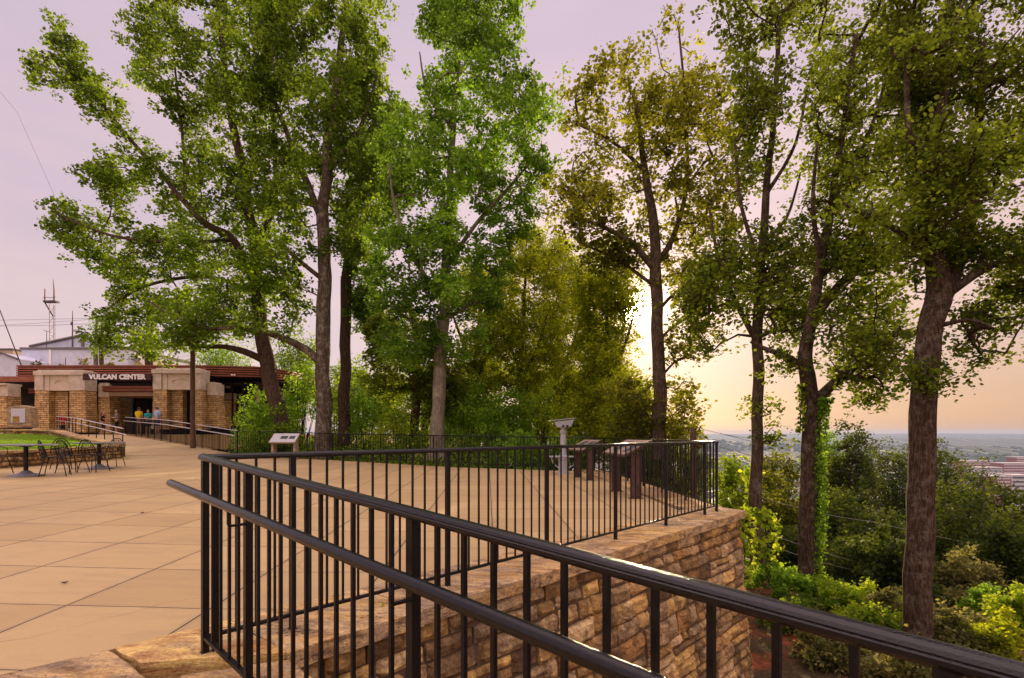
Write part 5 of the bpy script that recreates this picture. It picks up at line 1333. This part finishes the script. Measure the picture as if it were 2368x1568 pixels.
# --- right-hand trees on the slope edge
tree('broadleaf_tree', 'straight light-brown trunk nearest the wall corner, leaf sprouts low on its stem', 14.5,
     [(1752,1345,30.2),(1748,1200,27.7),(1750,1000,25.2),(1755,860,23.5),(1752,760,22.7),(1760,600,19.3),(1772,450,16.0),(1790,250,12.6),(1802,40,8.4)],
     [[(1752,790,14),(1702,700,11,.3),(1662,600,8,.4),(1640,480,5,.4)], [(1758,620,11),(1715,480,8,-.4),(1700,330,5,-.4)], [(1772,450,10),(1840,330,7,-.3),(1870,180,5,-.3)], [(1765,560,9),(1820,500,7,.6),(1850,400,4,.6)]],
     [(((1660,30),(1700,-80),(1900,-80),(1930,200),(1880,400),(1860,560),(1900,700),(1850,780),(1800,810),(1740,760),(1700,850),(1640,840),(1590,780),(1600,660),(1640,600),(1700,450),(1720,250)), 1, 0),
      (((1560,620),(1640,560),(1760,540),(1900,560),(1900,740),(1850,790),(1760,800),(1700,855),(1640,835),(1590,780)), .38, 0, -.3),
      (((1730,905),(1765,900),(1805,930),(1800,960),(1740,955)), .018, -.2), (((1735,985),(1765,975),(1808,990),(1805,1025),(1770,1030)), .018, -.2)],
     'leaf_deep', 'bark_warm', 2.6, 440, 62, .120, .27, 9, gap=-.03)
t8 = tree('broadleaf_tree', 'forked trunk wrapped in ivy, between the light-brown trunk and the thickest trunk at right', 12.5,
     [(1868,1385,44.1),(1870,1200,39.5),(1873,1050,38.0),(1878,960,38.0),(1870,880,35.0),(1862,820,30.4),(1880,720,23.6),(1900,600,19.8),(1925,450,15.2),(1950,300,12.2),(1980,80,7.6)],
     [[(1885,930,26),(1950,870,20,-.3),(2020,820,14,-.5),(2075,770,7,-.6)], [(1880,745,22),(1940,660,17,.2),(2010,602,13,.4),(2090,560,9,.4),(2140,520,5,.4)], [(1862,852,18),(1820,825,14,0),(1772,808,10,.2),(1735,790,6,.3)],
      [(1900,610,12),(1880,480,9,-.4),(1890,330,6,-.4)], [(1925,450,12),(2000,330,8,.3),(2050,180,5,.3)], [(1960,680,6,.2),(1990,720,4,.2)]],
     [(((1880,-80),(2100,-80),(2120,300),(2080,480),(2100,560),(2000,640),(1930,620),(1870,600),(1850,500),(1880,300)), 1, 0),
      (((1890,720),(1980,690),(2060,700),(2110,760),(2080,860),(2050,930),(1980,940),(1920,850)), .34, -.2, -1), (((1890,560),(2000,540),(2110,560),(2100,720),(1990,720),(1900,700)), .16, .1, -.25), (((1790,800),(1850,790),(1850,870),(1800,860)), .03, 0)],
     'leaf_deep', 'bark_furrow', 2.2, 500, 66, .108, .25, 10, gap=-.02)
t9 = tree('broadleaf_tree', 'thickest near trunk at the right with deeply furrowed bark and a dark heavy crown', 9.2,
     [(2118,1500,58),(2121,1360,55),(2128,1200,56),(2132,1050,54),(2140,900,51),(2152,760,50),(2170,680,52),(2150,560,34),(2140,420,30),(2180,200,22),(2200,0,16)],
     [[(2176,690,42),(2212,600,32,.2),(2250,480,24,.3),(2262,300,18,.4),(2272,100,11,.4)], [(2190,680,22),(2280,620,17,-.3),(2370,590,12,-.4)], [(2150,590,18),(2080,535,13,-.2),(2005,500,9,-.3),(1950,470,5,-.3)],
      [(2140,420,18),(2100,300,13,-.4),(2095,120,8,-.4)], [(2255,460,14),(2330,380,10,.2),(2400,280,7,.2)], [(2150,760,12),(2240,740,8,-.4),(2300,760,5,-.4)]],
     [(((2060,-90),(2440,-90),(2440,640),(2380,740),(2330,830),(2260,825),(2230,760),(2205,690),(2230,600),(2120,560),(2080,560),(2000,520),(1940,480),(2000,440),(2090,400),(2060,200)), 1, 0),
      (((2085,590),(2140,600),(2140,780),(2110,770),(2090,700)), .05, -.2), (((2110,850),(2130,830),(2195,850),(2190,890),(2120,895)), .025, -.3)],
     'leaf_deep', 'bark_furrow', 1.7, 760, 66, .084, .20, 11, gap=.0, gscale=.95, tintbias=-.08)

# ivy on the forked trunk, sprouts on the light-brown trunk
def trunk_leaves(name, label, d, line, wpx, n, size, m, cat, side=1, spread=.10, grp=None, dep=0):
    pts = []; L_ = smoothline([Vector(at(x, y, d+dep)) for x, y in line], 8)
    for _ in range(n):
        i = rnd.randrange(len(L_)-1); p = L_[i].lerp(L_[i+1], rnd.random()); w_ = wpx/F*d
        pts.append((p.x+rnd.uniform(-1, 1)*w_, p.y+rnd.gauss(0, spread), p.z+rnd.gauss(0, .04)))
    b = at(line[0][0], line[0][1], d); root = empty(name, b); tag(root, label, cat, grp)
    mb = MB(); mb.tube([q_-Vector(b) for q_ in L_[::4]], .012, 6); mb.build('stem', M['twig'], root)
    leaves_mesh('leaves', np.array(pts)-np.array(b), size, M[m], root, True, None, .2); return root
trunk_leaves('ivy', 'bright green ivy climbing the right side of the forked trunk', 12.5, [(1885,1390),(1892,1250),(1896,1150),(1893,1050),(1900,950),(1905,925)], 13, 3200, .062, 'leaf_bright', 'ivy', dep=-.16)
trunk_leaves('ivy', 'thin dark ivy on the left edge of the forked trunk, high above the railing', 12.5, [(1850,1000),(1853,930),(1855,890)], 5, 220, .07, 'leaf_deep', 'ivy', dep=-.1)
trunk_leaves('sapling', 'yellow-green leafy shoots growing round the foot of the light-brown trunk', 13.6, [(1760,1380),(1775,1290),(1765,1200),(1730,1180)], 34, 520, .11, 'leaf_lime', 'sapling')
trunk_leaves('sapling', 'tall thin yellow-green shoot just right of the wall corner', 12.0, [(1722,1330),(1722,1260),(1716,1200),(1728,1190)], 12, 230, .10, 'leaf_lime', 'sapling')
trunk_leaves('sapling', 'pale yellow-green shoot in front of the light-brown trunk, beside the railing corner', 15.5, [(1728,1200),(1732,1140),(1730,1090)], 10, 110, .13, 'leaf_lime', 'sapling')

# --- bushes and smaller trees: ragged crowns of clumps on the ground
def bush(name, label, x, y, zb, rx, ry, h, m, n, leaf, seed, cat='bush', grp=None, stem=True, lobed=False, sig=None, trunk_h=0.0, tb=0.0):
    rr = random.Random(seed); root = empty(name, (x, y, zb)); tag(root, label, cat, grp); cls = []
    k = max(10, int(14*(rx*h)**.7)); sig = sig or .22*min(rx, h)
    z0 = trunk_h; hh = h-z0
    while len(cls) < k:
        a = rr.uniform(0, 2*PI); u = rr.random()**.45; el = rr.uniform(-.35, 1) if trunk_h else rr.uniform(0, 1)
        q_ = Vector((rx*u*math.cos(a)*math.sqrt(max(.05, 1-el*el*.8)), ry*u*math.sin(a)*math.sqrt(max(.05, 1-el*el*.8)), z0+hh*(.35+.62*el*(.65+.5*rr.random())) if trunk_h else hh*(.12+.85*el*(.6+.5*rr.random()))))
        cls.append(q_)
    mb = MB()
    if trunk_h: mb.tube([(0, 0, -.3), (rr.uniform(-.2, .2), 0, h*.4), (rr.uniform(-.3, .3), 0, h*.8)], [.04+.018*h, .03+.012*h, .02], 8, bump=.1)
    for c in cls:
        s0 = Vector((0, 0, h*rr.uniform(.25, .5) if trunk_h else 0)); mb.tube([s0, s0.lerp(c, .55)+Vector((0, 0, -.05*h)), c], [.012+.004*h, .008+.003*h, .004], 5, cap=False)
    mb.build('trunk' if trunk_h else 'stems', M['bark_dark'] if trunk_h else M['twig'], root, smooth=True)
    C_ = np.array([tuple(c) for c in cls]); idx = rng.integers(0, len(cls), n); sub = rng.normal(size=(len(cls), 6, 3))*sig*.8
    pts = C_[idx]+sub[idx, rng.integers(0, 6, n)]+rng.normal(size=(n, 3))*sig*.42; pts[:, 2] = np.maximum(pts[:, 2], .02)
    ct = rng.uniform(-.25, .25, len(cls)); leaves_mesh('crown' if trunk_h else 'leaves', pts, leaf, M[m], root, lobed, .5+tb+ct[idx]+rng.normal(size=n)*.18, .4); return root
def bushpx(name, label, px_, pytop, pybot, wpx, d, m, n, leaf, seed, **kw):
    x, y, zb = at(px_, pybot, d); h = (pybot-pytop)/F*d; r_ = wpx/2/F*d; return bush(name, label, x, y, zb, r_, r_*.9, h, m, n, leaf, seed, **kw)
B_ = [('bright green bush against the right end of the pavilion, left of the dark leaning trunk', 590, 905, 1045, 110, 26.5, 'leaf_bright', 3800),
      ('bright green bush right behind the dark leaning trunk, above the small slanted panel', 690, 855, 1045, 100, 27.5, 'leaf_bright', 4200),
      ('deep green low bush at the foot of the dark leaning trunk', 640, 960, 1045, 110, 24.5, 'leaf_green', 2400),
      ('lime-green bush between the two straight trunks left of centre', 780, 890, 1045, 90, 29, 'leaf_lime', 3000),
      ('sunlit bush right of the slim trunk, left of the pale trunk', 850, 880, 1045, 120, 28, 'leaf_bright', 4400),
      ('yellow-green low bush at the far railing left of the pale trunk', 925, 940, 1045, 120, 24.5, 'leaf_lime', 2600),
      ('mid green bush just right of the pale trunk at the far railing', 1075, 900, 1045, 120, 25, 'leaf_bright', 3600),
      ('fresh green bush under the golden trees at centre', 1160, 910, 1045, 130, 24, 'leaf_bright', 4600),
      ('yellow sunlit bush left of the grey viewer', 1255, 890, 1050, 110, 25, 'leaf_lime', 3800),
      ('golden bush directly behind the grey viewer', 1340, 900, 1060, 110, 23, 'leaf_gold', 3600),
      ('golden-lit bush behind the brown information stands', 1450, 880, 1080, 130, 21, 'leaf_gold', 5200),
      ('olive bush right of the sunlit trunk, behind the railing corner', 1575, 920, 1100, 90, 20, 'leaf_amber', 1500),
      ('dark bush filling the low gap behind the far right railing', 1560, 1000, 1150, 130, 19, 'leaf_deep', 4000),
      ('low green bush at the far railing just left of the grey viewer', 1195, 1010, 1075, 150, 20.6, 'leaf_bright', 3200),
      ('low dark bush at the railing bend behind the grey viewer', 1310, 1012, 1085, 110, 19.4, 'leaf_green', 3000),
      ('green bush low behind the right-hand railing under the sun', 1460, 1010, 1110, 110, 19.5, 'leaf_gold', 2600)]
for i, (lab, px_, a_, b_, w_, d_, m_, n_) in enumerate(B_):
    bushpx('bush', lab, px_, a_-12, b_+25, w_*1.15, d_, m_, int(n_*1.45), .125, 200+i, grp='bushes behind the far railing')
# trees beyond: tops over the roof, the backs of the gaps
for i, (lab, px_, a_, w_, d_, m_, n_) in enumerate([
    ('green treetop rising behind the pavilion roof at its right end', 680, 775, 130, 48, 'leaf_green', 6500),
    ('light green treetop behind the middle of the pavilion roof, left of the leaning trunk', 520, 800, 170, 50, 'leaf_bright', 7000),
    ('lower treetop behind the pavilion roof between the two straight trunks', 800, 850, 120, 46, 'leaf_green', 5200),
    ('small rounded treetop beside the slim trunk in the gap of sky', 880, 900, 100, 44, 'leaf_bright', 4000)]):
    bushpx('background_tree', lab, px_, a_, 1040, w_, d_, m_, n_, .2, 260+i, cat='tree', trunk_h=3.5)
for i, (lab, px_, yb, d_) in enumerate([('slim pale trunk rising behind the white brick building', 222, 843, 52), ('slim brown trunk paired with the pale one behind the pavilion roof', 235, 843, 52),
    ('thin trunk behind the pavilion roof above the sign', 340, 843, 54), ('thin trunk behind the pavilion roof right of the other one above the sign', 349, 843, 54)]):
    x, y, z = at(px_, yb, d_); h_ = z+110/F*d_-.8; root = empty('background_tree', (x, y, .8)); tag(root, lab, 'tree', 'slim trees behind the pavilion')
    mb = MB(); mb.tube([(0, 0, -.3), (.1, 0, h_*.4), (-.05, 0, h_*.75), (.1, 0, h_)], [.26, .22, .18, .08], 8, bump=.1); mb.build('trunk', M['bark_pale' if i == 0 else 'bark_dark'], root, smooth=True)
    pp = np.array([(rnd.gauss(0, .35), rnd.gauss(0, .3), h_-rnd.random()**1.5*h_*.35) for _ in range(420)]); leaves_mesh('crown', pp, .2, M['leaf_bright'], root, False)
for i, (lab, px_, a_, w_) in enumerate([('small orange-tinged bush on the roof line above the left pier', 85, 832, 26), ('low roof-line bush left of the gable vent', 192, 828, 30), ('tiny roof-line bush below the slim trunks', 250, 835, 24), ('tiny sprig on the roof line between the roof bushes', 141, 842, 12)]):
    bushpx('bush', lab, px_, a_, 852, w_, 44, 'leaf_olive', 420, .11, 290+i)
bushpx('hedge', 'clipped green hedge behind the low roof at the far left', 20, 877, 905, 120, 44, 'leaf_green', 2600, .12, 297, cat='hedge')
bushpx('hedge', 'strip of green hedge seen under the roof edge by the left pier', 70, 882, 905, 60, 42, 'leaf_green', 1800, .12, 298, cat='hedge')
bushpx('bush', 'rounded grey-green bush in the dark recess behind the panel stone', 66, 918, 990, 36, 34.8, 'leaf_olive', 1600, .07, 299)

# --- trees down the slope at the right
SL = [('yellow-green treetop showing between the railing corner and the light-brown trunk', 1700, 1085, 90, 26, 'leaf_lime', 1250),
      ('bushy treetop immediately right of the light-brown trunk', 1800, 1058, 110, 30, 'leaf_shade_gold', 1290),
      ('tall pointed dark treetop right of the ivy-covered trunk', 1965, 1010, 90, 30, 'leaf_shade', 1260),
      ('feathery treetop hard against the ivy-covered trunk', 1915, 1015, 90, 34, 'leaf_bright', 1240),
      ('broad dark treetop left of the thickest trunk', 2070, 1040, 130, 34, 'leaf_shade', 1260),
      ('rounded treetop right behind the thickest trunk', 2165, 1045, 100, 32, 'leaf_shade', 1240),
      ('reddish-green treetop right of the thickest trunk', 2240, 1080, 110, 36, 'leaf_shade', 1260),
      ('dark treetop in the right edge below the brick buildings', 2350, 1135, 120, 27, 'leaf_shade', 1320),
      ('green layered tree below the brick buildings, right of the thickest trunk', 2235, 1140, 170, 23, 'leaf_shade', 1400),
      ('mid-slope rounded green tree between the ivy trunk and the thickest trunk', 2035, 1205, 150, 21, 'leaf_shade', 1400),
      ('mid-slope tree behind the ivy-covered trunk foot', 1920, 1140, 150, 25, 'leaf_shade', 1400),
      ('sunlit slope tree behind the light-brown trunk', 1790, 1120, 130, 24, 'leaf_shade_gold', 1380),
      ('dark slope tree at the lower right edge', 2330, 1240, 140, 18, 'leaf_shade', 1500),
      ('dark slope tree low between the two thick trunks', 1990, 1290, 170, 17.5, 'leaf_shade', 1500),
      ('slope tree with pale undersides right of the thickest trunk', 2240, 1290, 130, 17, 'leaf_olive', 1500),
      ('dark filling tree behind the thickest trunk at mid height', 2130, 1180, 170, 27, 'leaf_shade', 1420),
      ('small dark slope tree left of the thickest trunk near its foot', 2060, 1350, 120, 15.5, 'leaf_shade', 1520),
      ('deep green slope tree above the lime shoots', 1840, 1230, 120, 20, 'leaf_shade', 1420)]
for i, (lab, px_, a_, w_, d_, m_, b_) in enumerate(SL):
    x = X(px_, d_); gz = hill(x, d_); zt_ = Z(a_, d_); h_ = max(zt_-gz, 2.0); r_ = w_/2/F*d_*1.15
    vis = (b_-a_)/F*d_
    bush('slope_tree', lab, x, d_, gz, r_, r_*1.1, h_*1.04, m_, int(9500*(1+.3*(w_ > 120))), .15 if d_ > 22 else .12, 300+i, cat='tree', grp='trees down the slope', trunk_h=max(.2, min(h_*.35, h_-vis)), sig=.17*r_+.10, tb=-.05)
# undergrowth at the foot of the wall and along the lower right
UG = [('lime-green fern-like bush at the foot of the light-brown trunk', 1790, 1320, 110, 13.2, 'leaf_bright'), ('yellow-green bush right of the wall, below the ivy trunk', 1850, 1390, 130, 11.8, 'leaf_bright'),
      ('pointed bright bush above the near handrail, right of the ivy trunk', 1960, 1380, 110, 11.2, 'leaf_lime'), ('feathery green bush beside the ivy trunk foot', 1900, 1345, 90, 12.6, 'leaf_green'),
      ('sunlit yellowish bush left of the thickest trunk foot', 2010, 1450, 110, 10.0, 'leaf_lime'), ('pale dry-leaved bush at the left of the thickest trunk foot', 2075, 1450, 90, 10.2, 'leaf_olive'),
      ('pale dry-leaved bush right of the thickest trunk foot', 2190, 1460, 110, 9.4, 'leaf_olive'), ('olive bush towards the lower right corner', 2290, 1440, 120, 9.0, 'leaf_gold'),
      ('tall yellow-flecked shrub at the lower right edge', 2350, 1350, 100, 9.6, 'leaf_lime'), ('dark green bush under the near railing at right of the wall', 1840, 1480, 110, 10.2, 'leaf_green'),
      ('bush seen through the near railing balusters, below the sunlit ones', 1930, 1510, 120, 8.6, 'leaf_olive'), ('bush under the near railing by the right of the picture', 2060, 1520, 130, 7.8, 'leaf_olive'),
      ('dim bush low behind the lime shoots', 1745, 1390, 70, 14.2, 'leaf_green'), ('green bush filling the slope behind the thickest trunk', 2120, 1400, 130, 12.5, 'leaf_green'), ('green bush on the slope at right, behind the yellow-flecked shrub', 2290, 1370, 130, 13, 'leaf_bright')]
for i, (lab, px_, a_, w_, d_, m_) in enumerate(UG):
    x = X(px_, d_); gz = hill(x, d_); h_ = max(.45, Z(a_, d_)-gz); r_ = w_/2/F*d_*1.1
    bush('undergrowth_bush', lab, x, d_, gz, max(r_, .5), max(r_, .5), h_, m_, 5200, .062, 400+i, grp='undergrowth below the wall', sig=.13)
# ground cover between the bushes: nobody could count it
pts = []; 
while len(pts) < 42000:
    x = rnd.uniform(3.8, 22); y = rnd.uniform(3.5, 26)
    if mn.noise(Vector((x*.5, y*.5, 3))) < (-.12 if x > 5 else .1): continue
    if x < 4.6 and y < 9 : continue
    pts.append((x, y, hill(x, y)+abs(rnd.gauss(0, .16))+.03))
o = leaves_mesh('ground_cover', np.array(pts), .085, M['leaf_olive'], None, False); tag(o, 'leafy ground cover and weeds over the slope below the wall', 'ground cover', kind='stuff')
pts = []
while len(pts) < 46000:
    x = rnd.uniform(-13, 3.8); y = rnd.uniform(17.5, 34); 
    if y < 22.3-.481*(x+7.4)+.45 or (x < -7.4 and y < 22.3-.354*(x+7.4)+.5): continue
    hh_ = hill(x, y); pts.append((x, y, hh_+abs(rnd.gauss(0, .34))*(1.6 if y < 26 else 1)+.03))
o = leaves_mesh('undergrowth', np.array(pts), .12, M['leaf_green'], None, False); tag(o, 'tangled undergrowth on the ground behind the far railing', 'undergrowth', kind='stuff')

# ---------------------------------------------------------------- valley: woods, town
def blobs(name, label, n, fn, m, seed):
    rr = random.Random(seed); mb = MB(); ico = []
    bm = bmesh.new(); bmesh.ops.create_icosphere(bm, subdivisions=1, radius=1); iv = [v.co.copy() for v in bm.verts]; fi = [[v.index for v in f.verts] for f in bm.faces]; bm.free()
    for _ in range(n):
        x, y, s_ = fn(rr); z = hill(x, y); k = rr.uniform(.7, 1.2); vs = [(x+v.x*s_*(1+.3*rr.uniform(-1, 1)), y+v.y*s_, z+v.z*s_*.55*k+s_*.15) for v in iv]; mb.add(vs, fi, rr.random())
    o = mb.build(name, m, None); tag(o, label, 'woods', kind='stuff')
def fwood(rr):
    az = R(rr.uniform(14, 47)); r = 700*(9.0)**(rr.random()); 
    for _ in range(8):
        x, y = r*math.sin(az), r*math.cos(az)
        if mn.noise(Vector((x*.0022, y*.0012, 4))) > -.05: break
        az = R(rr.uniform(14, 47)); r = 700*(9.0)**(rr.random())
    return x, y, rr.uniform(7, 13)*(1 if r < 2500 else 1.9)
m_w = simple('valley_canopy', (.035, .055, .025), .9, .1, .5, .05)
blobs('valley_woods', 'hazy dark belts of trees across the valley floor', 5200, fwood, m_w, 5)
cols = {'pale': simple('far_pale_wall', (.50, .48, .46), .8, .2, .1, .1), 'grey': simple('far_grey_roof', (.25, .25, .27), .8, .2, .1, .1), 'brick': simple('far_brick', (.26, .09, .07), .8, .2, .15, .1), 'tan': simple('far_tan_wall', (.40, .33, .27), .8, .2, .1, .1)}
M['far_glass'] = simple('far_windows', (.05, .05, .06), .4, .4, .2, .1)
protos = []
for j, (cn, w_, dd, h_) in enumerate([('pale', 46, 30, 9), ('grey', 60, 34, 8), ('tan', 30, 22, 13), ('brick', 36, 20, 16)]):
    rt = empty('far_building'); mb = MB(); mb.box(-w_/2, w_/2, -dd/2, dd/2, -6, h_); mb.build('wall', cols[cn], rt)
    mb = MB(); mb.box(-w_/2-.4, w_/2+.4, -dd/2-.4, dd/2+.4, h_, h_+.8); mb.box(-w_*.2, w_*.05, -3, 3, h_+.8, h_+3.2); mb.build('roof', cols['pale' if cn != 'pale' else 'grey'], rt)
    mb = MB(); 
    for f_ in range(int(h_//4)): mb.box(-w_/2+2, w_/2-2, -dd/2-.15, -dd/2+.1, 1.6+f_*4, 3.2+f_*4)
    mb.build('window_band', M['far_glass'], rt); protos.append(rt)
rr = random.Random(77); first = [True]*4
fl = ['pale low warehouse far out in the hazy valley', 'grey-walled flat shed far out in the hazy valley', 'tan block far out in the hazy valley', 'brick block far out in the hazy valley']
for k in range(170):
    r = 1150*(3.4)**rr.random(); az = R(rr.uniform(19.5, 46)); j = rr.choice([0, 0, 1, 1, 2, 3]); x, y = r*math.sin(az), r*math.cos(az)
    if first[j]: c = protos[j]; first[j] = False
    else: c = copy_tree(protos[j])
    c.location = (x, y, hill(x, y)-.5); c.rotation_euler = (0, 0, -az+R(rr.choice([0, 90])+rr.uniform(-12, 12))); s_ = rr.uniform(.8, 1.9); c.scale = (s_, s_, rr.uniform(.7, 1.2)); tag(c, fl[j], 'building', 'small buildings in the valley: '+['pale', 'grey', 'tan', 'brick'][j])
# nearer brick institution at the right edge
def campus(lab, pxa, pxb, pyt, pyb, d_, nfl, cn, dep=30):
    x0, x1 = X(pxa, d_), X(pxb, d_); z1_, z0 = Z(pyt, d_), Z(pyb, d_); rt = empty('brick_building', ((x0+x1)/2, d_, z0)); tag(rt, lab, 'building'); w_ = x1-x0; h_ = z1_-z0
    MB().box(-w_/2, w_/2, 0, dep, -60, h_).build('wall', cols[cn], rt); mb = MB(); mb.box(-w_/2-.5, w_/2+.5, -.5, dep+.5, h_, h_+1.2); mb.build('roof', cols['pale'], rt)
    mb = MB()
    for f_ in range(nfl):
        z_ = h_*(f_+.35)/nfl; mb.box(-w_/2+w_*.04, w_/2-w_*.04, -.3, .1, z_, z_+h_/nfl*.4)
    mb.build('window_band', cols['pale'] if cn == 'brick' else M['far_glass'], rt)
campus('tall brick hospital-like block with white bands, lowest of the buildings at the right edge', 2296, 2338, 1103, 1150, 900, 6, 'brick')
campus('pale concrete wing joined right of the tall banded brick block', 2340, 2392, 1100, 1140, 915, 4, 'pale')
campus('pale flat-roofed hall left above the banded brick block', 2262, 2318, 1082, 1092, 1150, 2, 'pale')
campus('long brick block high at the right edge below the ridge', 2318, 2400, 1072, 1096, 1200, 4, 'brick')
campus('low brick range in the distance right of the thickest trunk', 2225, 2300, 1066, 1076, 1450, 2, 'brick')
campus('brick cube standing behind the long brick block at the right edge', 2350, 2390, 1058, 1074, 1400, 3, 'brick')

# ---------------------------------------------------------------- air
hz, nt_, out_ = mat('haze_air'); g = NT(nt_)
pv = g.n('VolumePrincipled'); pv.inputs['Density'].default_value = 8.0e-5; pv.inputs['Color'].default_value = (.36, .46, .72, 1); pv.inputs['Anisotropy'].default_value = .25
g.l(pv.outputs[0], out_.inputs['Volume'])
hb = MB(); hb.box(-14500, 14500, -14500, 14500, -190, 60); ho = hb.build('haze', hz); tag(ho, 'pale evening haze filling the valley air', 'haze', kind='stuff')
